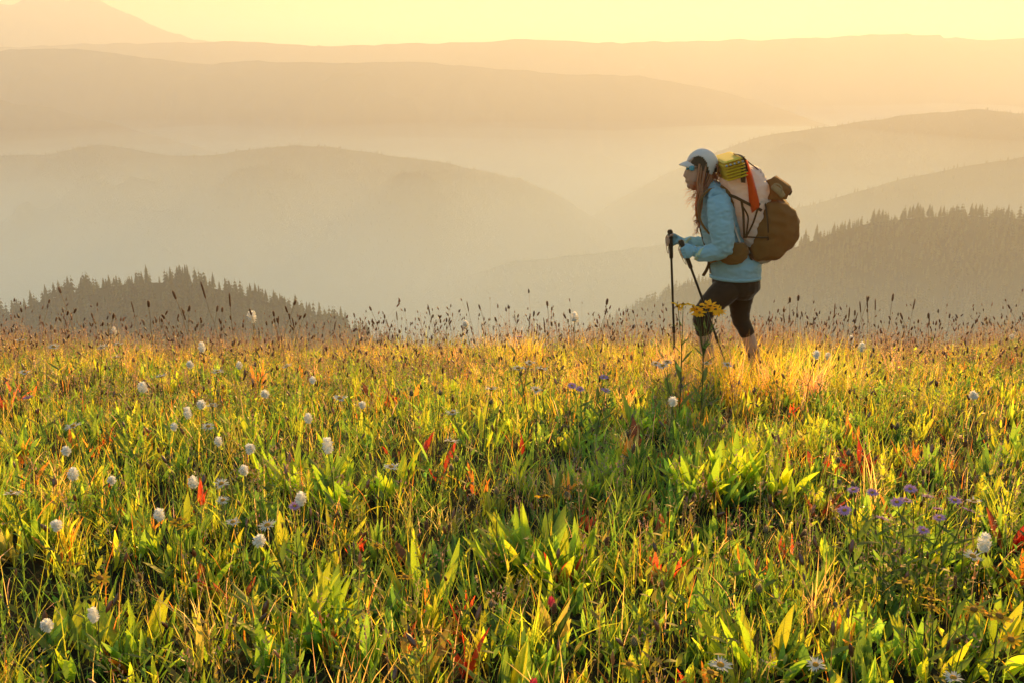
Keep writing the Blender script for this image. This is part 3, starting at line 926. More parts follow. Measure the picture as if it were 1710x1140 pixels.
def protos_daisy(matp, n_pet, rad, seed, kinds=5, h=0.28, leaves=3, drp=0.5, rows=1, disc=M_DISC, tiltmax=0.5, leafsize=0.06):
    out = []
    for s in range(kinds):
        r = np.random.default_rng(seed + s)
        P = stem_curve(r, h, 0.05)
        st = solid(*tube(P, np.linspace(0.0018, 0.0011, len(P))), 'stem', M_STEM)
        a = r.uniform(0, 6.28); ti = r.uniform(0.05, tiltmax)
        tl = (math.sin(ti) * math.cos(a), math.sin(ti) * math.sin(a), math.cos(ti))
        pe = solid(*on_head(P, petals(r, n_pet, rad * 0.25, rad, rad * 0.26 if n_pet < 18 else rad * 0.17, drp, rows=rows), tl), 'petals', matp)
        dv = lathe([(0.0003, -0.3 * rad), (rad * 0.26, -0.16 * rad), (rad * 0.34, 0.02 * rad), (rad * 0.26, 0.16 * rad), (0.0003, 0.22 * rad)], 9)
        dc = solid(*on_head(P, dv, tl), 'disc', disc)
        lv = [('leaf', solid(*l, 'leaf', M_GREENLEAF), []) for l in side_leaves(r, P, leaves, 0.08, 0.7, leafsize, 0.24, G_MID)]
        out.append(Proto([('stem', st, []), ('flower_head', dc, [('petals', pe)])] + lv))
    return out

def protos_seed():
    out = []
    for s in range(8):
        r = np.random.default_rng(500 + s)
        P = stem_curve(r, 0.40, 0.14)
        st = solid(*tube(P, np.linspace(0.0017, 0.0012, len(P)), 4), 'stem', M_DRYSTEM)
        L = r.uniform(0.028, 0.052) if s < 6 else r.uniform(0.08, 0.12)
        w = r.uniform(0.0062, 0.0085) if s < 6 else 0.0048
        n = 60
        body = lathe([(0.0003, 0), (w * 0.8, L * 0.1), (w, L * 0.4), (w * 0.95, L * 0.75), (w * 0.5, L * 0.95), (0.0003, L)], 7)
        sp = solid(*on_head(P, body), 'seed_head', M_SEED)
        k = np.arange(n); f = (k + 0.5) / n; a = k * 2.39996
        root = np.stack([w * 0.9 * np.cos(a), w * 0.9 * np.sin(a), L * f], 1)
        one = np.ones((n, 3))
        hv = strips(root, a, r.uniform(0.004, 0.008, n), np.full(n, 0.0014), r.uniform(0.6, 1.2, n), r.uniform(-0.4, 0.2, n), [1, 0.7, 0.2], one * 0.6, one)
        hr = solid(*on_head(P, hv), 'bristles', M_HAIR)
        out.append(Proto([('stem', st, []), ('seed_head', sp, [('bristles', hr)])]))
    return out

def protos_pod():
    out = []
    for s in range(5):
        r = np.random.default_rng(560 + s)
        P = stem_curve(r, 0.30, 0.03)
        if s == 4:    # nodding
            P[-1] = P[-2] + np.array([0.03, 0, 0.004]); P = np.vstack([P, P[-1] + np.array([0.008, 0.0, -0.018])])
        st = solid(*tube(P, np.linspace(0.002, 0.0014, len(P))), 'stem', M_STEM)
        w, L = r.uniform(0.007, 0.010), r.uniform(0.020, 0.027)
        body = lathe([(0.0008, 0), (w * 0.85, L * 0.12), (w, L * 0.35), (w * 0.8, L * 0.62), (w * 0.4, L * 0.85), (0.0008, L)], 9)
        bd = solid(*on_head(P, body), 'pod', M_POD)
        n = 80; k = np.arange(n); f = (k + 0.5) / n; a = k * 2.39996
        rw = np.interp(f, [0, 0.15, 0.4, 0.7, 1], [0.3, 0.85, 1.0, 0.7, 0.1]) * w
        root = np.stack([rw * np.cos(a), rw * np.sin(a), L * f], 1); one = np.ones((n, 3))
        hv = strips(root, a, r.uniform(0.004, 0.008, n), np.full(n, 0.0011), r.uniform(0.4, 1.0, n), r.uniform(-0.6, 0.1, n), [1, 0.7, 0.2], one * 0.8, one * 1.3)
        hr = solid(*on_head(P, hv), 'hairs', M_HAIR)
        out.append(Proto([('stem', st, []), ('pod', bd, [('hairs', hr)])]))
    return out

def protos_paint():
    out = []
    for s in range(2):
        r = np.random.default_rng(600 + s)
        P = stem_curve(r, 0.26, 0.03)
        st = solid(*tube(P, np.linspace(0.0022, 0.0016, len(P))), 'stem', M_STEM)
        n = 26; f = np.linspace(0.0, 1, n); a = np.arange(n) * 2.39996
        root = np.stack([0.004 * np.cos(a), 0.004 * np.sin(a), f * 0.032 - 0.006], 1); one = np.ones((n, 3))
        L = 0.020 * (1.1 - 0.55 * f)
        hv = strips(root, a, L, L * 0.42, 0.75 - 0.45 * f, np.full(n, -0.25), [0.5, 1, 0.9, 0.3], one * 0.8, one * 1.1, cup=0.4)
        br = solid(*on_head(P, hv), 'bracts', M_PINKB)
        lv = [('leaf', solid(*l, 'leaf', M_GREENLEAF), []) for l in side_leaves(r, P, 7, 0.1, 0.85, 0.045, 0.16, G_MID)]
        out.append(Proto([('stem', st, []), ('bracts', br, [])] + lv))
    return out

# leaf meshes shared by the clumps: unit length, root at the origin, leaning along +x
def unit_leaves(colors, seed, kinds=5, wr=(0.11, 0.19)):
    out = []
    for s in range(kinds):
        r = np.random.default_rng(seed + s)
        c = np.array([colors[s % len(colors)]]) * r.uniform(0.85, 1.15)
        w = r.uniform(*wr)
        v, f, cc = strips(np.zeros((1, 3)), np.zeros(1), np.ones(1), np.array([w]), np.array([r.uniform(0.05, 0.2)]), np.array([r.uniform(0.15, 0.8)]),
                          [0.22, 0.5, 0.82, 1.0, 0.97, 0.78, 0.45, 0.05], c * 0.75, c * 1.15, np.array([r.normal(0, 0.5)]), cup=0.32)
        out.append(solid(v, f, cc, 'leaf', M_GREENLEAF))
    return out
LEAF_GREEN = unit_leaves([(0.20, 0.28, 0.012), (0.28, 0.32, 0.012), (0.15, 0.23, 0.014), (0.30, 0.30, 0.012), (0.12, 0.19, 0.018)], 700, 8)
LEAF_RED = unit_leaves([(0.26, 0.028, 0.010), (0.30, 0.075, 0.010), (0.22, 0.045, 0.016)], 720, 4, (0.2, 0.32))

def clump(name, x, y, n, size, label, category, group, seed, leaves, lean=0.35, spread=0.03):
    r = np.random.default_rng(seed)
    e = empty(name, (x, y, gz(x, y) - 0.008)); tag(e, label, category, group)
    for k in range(n):
        o = bpy.data.objects.new('leaf', leaves[r.integers(0, len(leaves))]); COL.objects.link(o); o.parent = e
        a = r.uniform(0, 6.28); d = spread * r.random() ** 0.5
        o.location = (d * math.cos(a), d * math.sin(a), 0)
        s = size * r.uniform(0.6, 1.15)
        o.scale = (s, s * r.uniform(0.85, 1.25), s)
        o.rotation_euler = (r.normal(0, 0.12), abs(r.normal(0.0, lean)), a + r.normal(0, 0.5))
    return e

BANDS = [(0, 590, 'along the skyline grass'), (590, 660, 'just below the crest'), (660, 740, 'in the upper meadow'), (740, 830, 'in the middle meadow'), (830, 930, 'in the lower meadow'), (930, 2000, 'at the front of the meadow')]
ORD = ['first', 'second', 'third', 'fourth', 'fifth', 'sixth', 'seventh', 'eighth', 'ninth', 'tenth', 'eleventh', 'twelfth', 'thirteenth', 'fourteenth']
def band_labels(pts, kind):
    """One label for each: its kind, the band of the meadow it stands in and its place from the left there."""
    lab = [None] * len(pts)
    for lo, hi, ph in BANDS:
        ids = sorted([i for i, p in enumerate(pts) if lo <= p[1] < hi], key=lambda i: pts[i][0])
        for k, i in enumerate(ids):
            m = len(ids) - 1 - k
            w = f'{ORD[k]} from the left' if k <= m else f'{ORD[m]} from the right'
            if k == 0: w = 'leftmost one'
            if m == 0: w = 'rightmost one'
            lab[i] = f'{kind} {ph}' if len(ids) == 1 else f'{kind} {ph}, {w} there'
    return lab

def plant_row(name, protos, pts, kind, category, group, h, hs, seed, proto_h, smin=0.85, smax=1.2, ymax=12.4, fixed=None, grow=1.0):
    r = np.random.default_rng(seed)
    labs = band_labels(pts, kind) if fixed is None else fixed
    for i, p in enumerate(pts):
        px, py = p[0], p[1]
        hh = h * r.uniform(1 - hs, 1 + hs)
        loc, extra = head_place(px, py, hh, ymax=ymax)
        hh = hh + max(0.0, extra)
        f = grow * (1 + 0.11 * max(0.0, loc.y - 2.2))          # the crest is closer set with larger, older heads
        s = f * hh / proto_h
        loc.z -= s * proto_h - hh
        protos[i % len(protos)].place(name, loc, r.uniform(0, 6.28), s, labs[i], category, group)

BISTORT = [(346, 570), (401, 603), (514, 627), (248, 633), (459, 642), (330, 666), (323, 681), (511, 687), (279, 705), (373, 727), (409, 726), (121, 733), (558, 735), (128, 777), (193, 783), (324, 797), (413, 777), (328, 594), (184, 549), (427, 520), (113, 857), (277, 848), (404, 888), (95, 1026), (170, 1016), (496, 822), (617, 663), (963, 523), (790, 533), (1120, 660), (1423, 559), (1437, 572), (1352, 581), (1377, 585), (1645, 645), (1692, 557), (1634, 896)]
DAISY = [(15, 569), (100, 570), (155, 578), (200, 577), (183, 591), (344, 616), (273, 631), (466, 607), (540, 659), (363, 711), (358, 681), (147, 713), (362, 812), (20, 618), (379, 838), (403, 858), (484, 871), (36, 810), (869, 598), (913, 606), (887, 615), (803, 653), (767, 727), (782, 686), (1100, 608), (1120, 607), (1135, 608), (899, 653), (623, 780), (1232, 608), (1163, 604), (1603, 906), (1353, 1115), (1582, 1105), (1603, 825), (1196, 1083)]
YELLOW = [(110, 942), (151, 971), (277, 870), (293, 863), (310, 868), (1530, 976), (1553, 990), (1573, 990), (1565, 1012), (1607, 1013), (1640, 1013), (1667, 1058), (1670, 1036), (1195, 1118), (638, 909), (660, 953), (923, 822), (710, 1063), (1060, 1105)]
PURPLE = [(1445, 853), (1447, 815), (1477, 818), (1500, 840), (1490, 854), (1531, 841), (1547, 832), (1543, 811), (1562, 822), (1570, 837), (1588, 838), (1588, 859), (1550, 873), (989, 623), (973, 652), (975, 638), (995, 647), (857, 563), (70, 655), (490, 851)]
PODS = [(1221, 883), (1265, 873), (1340, 881), (1618, 870), (1378, 957), (1268, 972), (1427, 795), (1423, 747), (1403, 755), (1388, 758), (1498, 703), (753, 767), (767, 758), (809, 667), (927, 773), (690, 649), (727, 651), (815, 998), (1082, 1062), (618, 902), (830, 813)]
PAINT = [(924, 996), (889, 1133)]
REDS = [(668, 998), (690, 890), (1367, 737), (1403, 735), (1427, 735), (1450, 740), (1497, 750), (1560, 787), (1370, 803), (598, 613), (623, 629), (663, 633), (653, 710), (698, 710), (733, 747), (872, 710), (200, 1043), (390, 945), (333, 920), (1108, 850), (943, 908), (973, 897), (782, 990), (1690, 860), (230, 690), (430, 640), (1060, 700), (1590, 690)]

plant_row('white_bistort', protos_bistort(), BISTORT, 'fluffy white bistort spike', 'flower', 'white bistort spikes', 0.34, 0.18, 1, 0.33)
plant_row('white_daisy', protos_daisy(M_WHITE, 22, 0.020, 320, rows=1, drp=0.25, tiltmax=0.35), DAISY, 'flat white daisy', 'flower', 'white daisies', 0.36, 0.15, 2, 0.28)
plant_row('yellow_wildflower', protos_daisy(M_YELLOW, 10, 0.026, 340, drp=0.6, disc=M_BROWNDISC), YELLOW, 'small ragged yellow wildflower', 'flower', 'small yellow wildflowers', 0.29, 0.15, 3, 0.28)
plant_row('purple_aster', protos_daisy(M_PURPLE, 24, 0.017, 360, leaves=9, drp=0.35, rows=2, disc=M_DISC, leafsize=0.075), PURPLE, 'purple aster', 'flower', 'purple asters', 0.32, 0.12, 4, 0.28)
plant_row('seed_pod', protos_pod(), PODS, 'silvery hairy seed pod', 'seed pod', 'hairy seed pods', 0.31, 0.12, 5, 0.32)
plant_row('paintbrush_flower', protos_paint(), PAINT, '', 'flower', None, 0.24, 0.0, 6, 0.285, fixed=['deep pink paintbrush flower standing amid the front grasses', 'deep pink paintbrush flower cut by the bottom edge'])

# tall golden flowers in front of the hiker's knees
def golden_plant(px, py0, y, heads, label, seed):
    r = np.random.default_rng(seed)
    base = at_y(px, py0, y); base.z = gz(base.x, base.y) - 0.01
    e = empty('golden_sunflower', base); tag(e, label, 'flower', 'tall golden flowers before the hiker')
    top0 = at_y(heads[0][0], heads[0][1], y) - base
    K = np.array([(0, 0, 0), (0.004, 0, top0.z * 0.3), (0.0, 0.003, top0.z * 0.62)])
    P = np.array([np.array([np.interp(t, [0, 0.5, 1], K[:, c]) for c in range(3)]) for t in np.linspace(0, 1, 6)])
    link('stem', solid(*tube(P, np.full(6, 0.0035), 6), 'stem', M_STEM), None, e)
    for l in side_leaves(r, P, 7, 0.3, 1.0, 0.15, 0.2, (0.11, 0.17, 0.03)):
        link('leaf', solid(*l, 'leaf', M_GREENLEAF), None, e)
    for hx, hy in heads:
        h = np.array(at_y(hx, hy, y + r.uniform(-0.03, 0.03)) - base)
        B = np.array([P[-1] * (1 - t) + h * t + np.array([0, 0, 0.01]) * math.sin(3.14 * t) for t in np.linspace(0, 1, 5)])
        br = link('branch', solid(*tube(B, np.linspace(0.0025, 0.0018, 5), 5), 'branch', M_STEM), None, e)
        for l in side_leaves(r, B, 2, 0.15, 0.5, 0.06, 0.2, (0.11, 0.17, 0.03)):
            link('leaf', solid(*l, 'leaf', M_GREENLEAF), None, br)
        tl = (r.normal(0, 0.35), -0.25 + r.normal(0, 0.3), 1.0)
        rad = 0.043 * r.uniform(0.85, 1.1)
        dv = lathe([(0.0003, -0.3 * rad), (rad * 0.14, -0.16 * rad), (rad * 0.2, 0.02 * rad), (rad * 0.15, 0.12 * rad), (0.0003, 0.2 * rad)], 10)
        fh = link('flower_head', solid(*on_head(B, dv, tl), 'flower_head', M_BROWNDISC), None, e)
        link('petals', solid(*on_head(B, petals(r, 13, rad * 0.22, rad, rad * 0.34, 0.65, jitter=0.2), tl), 'petals', M_YELLOW), None, fh)
golden_plant(1136, 640, 5.2, [(1132, 511), (1141, 508)], 'golden flower plant before the far trekking pole', 801)
golden_plant(1172, 645, 5.25, [(1163, 518), (1158, 511), (1178, 508), (1186, 511), (1195, 517), (1168, 523), (1201, 521)], 'many-headed golden flower plant in front of the hiker', 802)

# broad-leaved clumps
CLUMPS = [(520, 800, 0.24), (470, 790, 0.22), (560, 820, 0.22), (1220, 780, 0.23), (1170, 800, 0.22), (1290, 800, 0.22), (1250, 760, 0.2), (900, 930, 0.23), (950, 960, 0.2), (860, 940, 0.2), (1490, 930, 0.2), (1560, 930, 0.2), (500, 1060, 0.22), (555, 1050, 0.2), (130, 1090, 0.2), (230, 1080, 0.18), (1270, 1100, 0.24), (1330, 1000, 0.18), (340, 960, 0.2), (290, 900, 0.18), (720, 1000, 0.2), (1690, 760, 0.2), (1080, 980, 0.17), (1660, 1090, 0.2), (1560, 1100, 0.2), (60, 880, 0.18), (650, 800, 0.2), (800, 720, 0.2), (1060, 700, 0.2), (420, 720, 0.2)]
def ground_at(px, py):
    loc, _ = head_place(px, py, 0.0)
    return loc
labs = band_labels([(a, b) for a, b, c in CLUMPS], 'broad-leaved green clump')
for i, (px, py, s) in enumerate(CLUMPS):
    p = ground_at(px, py + 20)
    clump('leafy_clump', p.x, p.y, 34 if i < 12 else 22, s * 0.95, labs[i], 'plant', 'broad-leaved clumps', 900 + i, LEAF_GREEN, lean=0.26, spread=0.10)
r = np.random.default_rng(77)
for i, (x, y) in enumerate(scatter(110, 1.7, 9.0, r=r, far_pow=0.6, pad=0.2)):
    clump('leafy_plant', x, y, int(r.integers(6, 11)), r.uniform(0.10, 0.19), 'small upright green leafy plant half sunk in the meadow grass', 'plant', 'small leafy plants in the grass', 1000 + i, LEAF_GREEN, lean=0.28, spread=0.03)
labs = band_labels(REDS, 'rusty red leaved plant')
for i, (px, py) in enumerate(REDS):
    loc, _ = head_place(px, py + 8, 0.14)
    clump('red_leaf_plant', loc.x, loc.y, 2 + i % 3, 0.13 + 0.02 * (i % 3), labs[i], 'plant', 'red-leaved plants', 1200 + i, LEAF_RED, lean=0.2, spread=0.015)

# seed stalks standing against the mist
def seed_stalks():
    r = np.random.default_rng(91)
    ps = protos_seed()
    lab = {0: 'thin brown seed-headed stalk rising above the crest against the mist', 1: 'thin brown seed-headed stalk standing within the sunlit meadow'}
    grp = {0: 'seed stalks against the mist', 1: 'seed stalks within the meadow'}
    cl = np.concatenate([r.uniform(0, 1710, 40), [250, 255, 300, 100, 420, 1000, 1020, 1040, 1330, 1345, 1560, 1580, 640, 880, 760]])
    n = 0
    while n < 215:
        px = cl[r.integers(0, len(cl))] + r.normal(0, 22) if r.random() < 0.6 else r.uniform(-10, 1720)
        top = 552 - abs(r.normal(0, 20)) - (6 if px < 480 or px > 1300 else 0)
        top = max(top, 488)
        y = r.uniform(8.0, 10.6)
        p = at_y(px, top, y)
        h = p.z - gz(p.x, y)
        if h < 0.15 or h > 0.75: continue
        k = ps[6 + int(r.integers(0, 2))] if r.random() < 0.16 else ps[int(r.integers(0, 6))]
        k.place('seed_stalk', (p.x, y, gz(p.x, y) - 0.01), r.uniform(0, 6.28), h / 0.42, lab[0], 'seed stalk', grp[0]); n += 1
    for x, y in scatter(85, 1.8, 7.5, r=r, far_pow=0.5, pad=0.0):
        ps[int(r.integers(0, 6))].place('seed_stalk', (x, y, gz(x, y) - 0.01), r.uniform(0, 6.28), r.uniform(0.55, 0.8), lab[1], 'seed stalk', grp[1])
seed_stalks()
# ------------------------------------------------------------------ the hiker
from mathutils import noise as mnoise
YH = 7.05
PXM = 1.0 / 231.0
def B(px, py, dy=0.0):
    return at_y(px, py, YH + dy)

YAX = Vector((0, 1, 0))
def loft(secs, n=18, square=0.0):
    """Closed body through elliptical sections (centre, half width in the walking plane, half depth across it)."""
    C = [Vector(s[0]) for s in secs]
    V, F = [], []
    k = len(C)
    for i in range(k):
        t = (C[min(i + 1, k - 1)] - C[max(i - 1, 0)])
        t.normalize()
        nrm = YAX.cross(t)
        if nrm.length < 1e-4: nrm = Vector((1, 0, 0))
        nrm.normalize()
        d = t.cross(nrm); d.normalize()
        for j in range(n):
            a = 6.2831853 * j / n
            c, s = math.cos(a), math.sin(a)
            if square:
                q = 1.0 / max((abs(c) ** (2 + square) + abs(s) ** (2 + square)) ** (1 / (2 + square)), 1e-6)
                c, s = c * q, s * q
            V.append(C[i] + nrm * (secs[i][1] * c) + d * (secs[i][2] * s))
    for i in range(k - 1):
        for j in range(n):
            F.append((i * n + j, i * n + (j + 1) % n, (i + 1) * n + (j + 1) % n, (i + 1) * n + j))
    F.append(tuple(range(n - 1, -1, -1)))
    F.append(tuple((k - 1) * n + j for j in range(n)))
    return V, F

def slices(rows, dy=0.0, n=24, square=0.6):
    """Body given by horizontal slices measured in the photo: (py, x left, x right, half depth)."""
    secs = []
    for py, x0, x1, d in rows:
        secs.append((B((x0 + x1) / 2, py, dy), (x1 - x0) / 2 * PXM, d))
    V, F = [], []
    for c, w, d in secs:
        for j in range(n):
            a = 6.2831853 * j / n
            cc, ss = math.cos(a), math.sin(a)
            q = 1.0 / (abs(cc) ** (2 + square) + abs(ss) ** (2 + square)) ** (1 / (2 + square))
            V.append(c + Vector((w * cc * q, d * ss * q, 0)))
    for i in range(len(secs) - 1):
        for j in range(n):
            F.append((i * n + j, i * n + (j + 1) % n, (i + 1) * n + (j + 1) % n, (i + 1) * n + j))
    F.append(tuple(range(n - 1, -1, -1))); F.append(tuple((len(secs) - 1) * n + j for j in range(n)))
    return V, F

def fused(name, bodies, voxel, mat, parent, smooth=6, wrinkle=0.0, wscale=(18, 18, 30), factor=0.5, crease=0.0):
    """Grow several closed bodies into one continuous skin."""
    V, F = [], []
    for v, f in bodies:
        off = len(V); V += [tuple(p) for p in v]; F += [tuple(i + off for i in q) for q in f]
    me = bpy.data.meshes.new(name); me.from_pydata(V, [], F); me.update()
    bm = bmesh.new(); bm.from_mesh(me); bmesh.ops.recalc_face_normals(bm, faces=bm.faces); bm.to_mesh(me); bm.free()
    o = bpy.data.objects.new(name, me); COL.objects.link(o)
    m = o.modifiers.new('r', 'REMESH'); m.mode = 'VOXEL'; m.voxel_size = voxel
    if smooth:
        s = o.modifiers.new('s', 'SMOOTH'); s.iterations = smooth; s.factor = factor
    dg = bpy.context.evaluated_depsgraph_get()
    new = bpy.data.meshes.new_from_object(o.evaluated_get(dg))
    o.modifiers.clear(); o.data = new
    bpy.data.meshes.remove(me)
    if wrinkle:
        nv = len(new.vertices)
        co = np.zeros(nv * 3, np.float32); new.vertices.foreach_get('co', co); co = co.reshape(-1, 3)
        no = np.zeros(nv * 3, np.float32); new.vertices.foreach_get('normal', no); no = no.reshape(-1, 3)
        amp = np.zeros(nv)
        for i in range(nv):
            p = Vector((co[i, 0] * wscale[0], co[i, 1] * wscale[1], co[i, 2] * wscale[2]))
            a = mnoise.noise(p); b = mnoise.noise(p * 2.1 + Vector((7, 3, 1)))
            amp[i] = (1 - abs(a) * 2.0) * 0.6 + b * 0.4
        co = co + no * (amp * wrinkle)[:, None]
        new.vertices.foreach_set('co', co.ravel()); new.update()
    new.polygons.foreach_set('use_smooth', np.ones(len(new.polygons), bool))
    new.name = name; o.name = name
    new.materials.clear(); new.materials.append(mat)
    o.parent = parent
    if parent is not None:
        o.matrix_parent_inverse = Matrix.Translation(-parent.location)
    return o

def put(name, V, F, mat, parent, smooth=True):
    me = bpy.data.meshes.new(name); me.from_pydata([tuple(v) for v in V], [], [tuple(int(i) for i in f) for f in F]); me.update()
    if smooth: me.polygons.foreach_set('use_smooth', np.ones(len(me.polygons), bool))
    me.materials.append(mat)
    o = bpy.data.objects.new(name, me); COL.objects.link(o)
    if parent is not None:
        o.parent = parent; o.matrix_parent_inverse = Matrix.Translation(-parent.matrix_basis.translation) if parent.type == 'EMPTY' else Matrix.Identity(4)
    return o

def under(o, part):
    """Make o a sub-part of a part that already sits under its thing."""
    o.parent = part; o.matrix_parent_inverse = Matrix.Identity(4)
    return o

def ribbon(name, pts, width, thick, mat, parent, wdir=None):
    """Webbing strap along a polyline."""
    P = [Vector(p) for p in pts]
    Q = []
    for i in range(len(P) - 1):          # Catmull-Rom
        p0, p1, p2, p3 = P[max(i - 1, 0)], P[i], P[i + 1], P[min(i + 2, len(P) - 1)]
        for t in (0, 0.25, 0.5, 0.75):
            Q.append(0.5 * ((2 * p1) + (p2 - p0) * t + (2 * p0 - 5 * p1 + 4 * p2 - p3) * t * t + (3 * p1 - p0 - 3 * p2 + p3) * t ** 3))
    Q.append(P[-1])
    V, F = [], []
    n = len(Q)
    for i in range(n):
        t = (Q[min(i + 1, n - 1)] - Q[max(i - 1, 0)]).normalized()
        w = Vector(wdir) if wdir is not None else YAX.cross(t)
        w = (w - t * w.dot(t)).normalized()
        h = t.cross(w).normalized()
        for a, b in ((-1, -1), (1, -1), (1, 1), (-1, 1)):
            V.append(Q[i] + w * (a * width / 2) + h * (b * thick / 2))
    for i in range(n - 1):
        for j in range(4):
            F.append((i * 4 + j, i * 4 + (j + 1) % 4, i * 4 + 4 + (j + 1) % 4, i * 4 + 4 + j))
    F.append((3, 2, 1, 0)); F.append(tuple(4 * (n - 1) + j for j in range(4)))
    return put(name, V, F, mat, parent, smooth=False)

M_SKIN = solid_mat('skin', (0.64, 0.38, 0.26), 0.55, 0.4, 0.12, 30, trans=0.15, trcol=(0.6, 0.2, 0.1))
M_JACKET = solid_mat('teal_jacket_fabric', (0.44, 0.66, 0.78), 0.6, 0.3, 0.08, 14, bump=0.15, trans=0.40, trcol=(0.42, 0.70, 0.80))
M_GLOVE = solid_mat('blue_grey_glove', (0.26, 0.44, 0.55), 0.85, 0.2, 0.15, 60, bump=0.3)
M_CUFF = solid_mat('pale_glove_edge', (0.55, 0.62, 0.42), 0.8, 0.2, 0.1, 60)
M_LEGGING = solid_mat('dark_legging', (0.055, 0.028, 0.012), 0.8, 0.25, 0.15, 25)
M_CAP = solid_mat('pale_cap_fabric', (0.86, 0.76, 0.70), 0.7, 0.2, 0.06, 90, bump=0.2, trans=0.25)
M_CAPIN = solid_mat('brown_cap_band', (0.11, 0.065, 0.035), 0.85, 0.1, 0.2, 60)
M_LENS = solid_mat('blue_lens', (0.10, 0.32, 0.42), 0.15, 0.6, 0.05, 10)
M_HAIRM = leaf_mat('golden_brown_hair', front=0.8, trans=1.9, mix=0.55, gloss=0.1, rough=0.35, color=(0.55, 0.22, 0.035))
M_PACKW = solid_mat('white_pack_fabric', (0.86, 0.76, 0.68), 0.55, 0.3, 0.05, 30, bump=0.3, trans=0.45, trcol=(0.85, 0.70, 0.60))
M_MESHB = solid_mat('brown_mesh_fabric', (0.29, 0.145, 0.042), 0.8, 0.2, 0.15, 120, bump=0.3, trans=0.3, trcol=(0.5, 0.26, 0.07))
M_STRAP = solid_mat('dark_webbing', (0.11, 0.055, 0.02), 0.85, 0.2, 0.2, 80)
M_ORANGE = solid_mat('orange_cloth', (0.85, 0.13, 0.012), 0.7, 0.2, 0.08, 25, bump=0.2, trans=0.35, trcol=(0.9, 0.16, 0.02))
M_PAD = solid_mat('yellow_foam', (0.95, 0.72, 0.02), 0.6, 0.3, 0.06, 60, bump=0.1, trans=0.35, trcol=(0.95, 0.66, 0.02))
M_SILVER = solid_mat('silver_foam', (0.45, 0.45, 0.42), 0.35, 0.6, 0.1, 60, metallic=0.5)
M_TAN = solid_mat('tan_sole', (0.42, 0.27, 0.13), 0.8, 0.2, 0.15, 50)
M_POLE = solid_mat('grey_pole_shaft', (0.10, 0.085, 0.075), 0.35, 0.5, 0.1, 20, metallic=0.6)
M_GRIP = solid_mat('brown_cork_grip', (0.075, 0.045, 0.025), 0.9, 0.2, 0.25, 90, bump=0.3)
M_SHOE = solid_mat('grey_shoe', (0.10, 0.09, 0.085), 0.8, 0.3, 0.2, 40, bump=0.2)

foot_n = B(1184, 632, -0.09); foot_f = B(1262, 634, 0.09)
zn = gz(foot_n.x, foot_n.y); zf = gz(foot_f.x, foot_f.y)
person = empty('person', (B(1225, 632).x, YH, gz(B(1225, 632).x, YH)))
tag(person, 'hiker in a teal jacket and pale cap striding with two trekking poles', 'person')

# pole axes
NP_TOP, NP_DIR = B(1137, 402, -0.21), None
NP_LOW = B(1203, 582, -0.25)
FP_TOP, FP_LOW = B(1119.5, 385, 0.22), B(1126, 575, 0.20)

# ---- hands: fingers wrap the grips
def hand_bodies(C, A, side, wrist, fat=1.0, part='all'):
    """Fist round the axis A at C. side: where the palm lies (-1 camera side, +1 far side)."""
    A = A.normalized()
    if A.z < 0: A = -A
    e2 = Vector((0, side, 0)); e2 = (e2 - A * e2.dot(A)).normalized()
    e1 = Vector((1, 0, 0)); e1 = (e1 - A * e1.dot(A)); e1 = (e1 - e2 * e1.dot(e2)).normalized()
    out = []
    rr = 0.026
    lens = [235, 250, 245, 225]
    for f in range(4):
        z = 0.031 - f * 0.0205
        rad = (0.0098, 0.0102, 0.0098, 0.0086)[f] * fat
        pts = []
        a1 = lens[f] if part == 'all' else 150
        for t in np.linspace(40, a1, 9):
            a = math.radians(t)
            q = rr * (1.15 - 0.2 * (t - 40) / 200)
            pts.append(C + A * (z - 0.004 * (t - 40) / 200) + e1 * (q * math.cos(a)) + e2 * (q * math.sin(a)))
        out.append(tube_closed(pts, [rad] * 7 + [rad * 0.95, rad * 0.7]))
    # palm
    pm = [(C + e1 * 0.062 + A * 0.002 + e2 * 0.020, 0.026), (C + e1 * 0.040 + A * 0.002 + e2 * 0.026, 0.036), (C + e1 * 0.014 + e2 * 0.030, 0.041), (C - e1 * 0.004 + e2 * 0.030, 0.036)]
    V, F = [], []
    n = 14
    for p, h in pm:
        for j in range(n):
            a = 6.28318 * j / n
            V.append(p + A * (h * fat * math.cos(a)) + e2 * (0.016 * fat * math.sin(a)))
    for i in range(len(pm) - 1):
        for j in range(n):
            F.append((i * n + j, i * n + (j + 1) % n, (i + 1) * n + (j + 1) % n, (i + 1) * n + j))
    F.append(tuple(range(n))); F.append(tuple((len(pm) - 1) * n + j for j in range(n)))
    out.append((V, F))
    # thumb leaves the side of the palm and closes over the grip
    th = [C + e1 * 0.046 + A * 0.022 + e2 * 0.016, C + e1 * 0.030 + A * 0.036 + e2 * 0.0, C + e1 * 0.012 + A * 0.044 - e2 * 0.018, C - e1 * 0.010 + A * 0.040 - e2 * 0.027]
    if part != 'all': th = th[:3]
    out.append(tube_closed(th, [0.0135 * fat, 0.0125 * fat, 0.0112 * fat, 0.0088 * fat][:len(th)]))
    # wrist
    out.append(tube_closed([C + e1 * 0.050 + e2 * 0.02, (C + e1 * 0.066 + e2 * 0.02).lerp(wrist, 0.5), wrist], [0.027 * fat, 0.026 * fat, 0.029 * fat]))
    return out

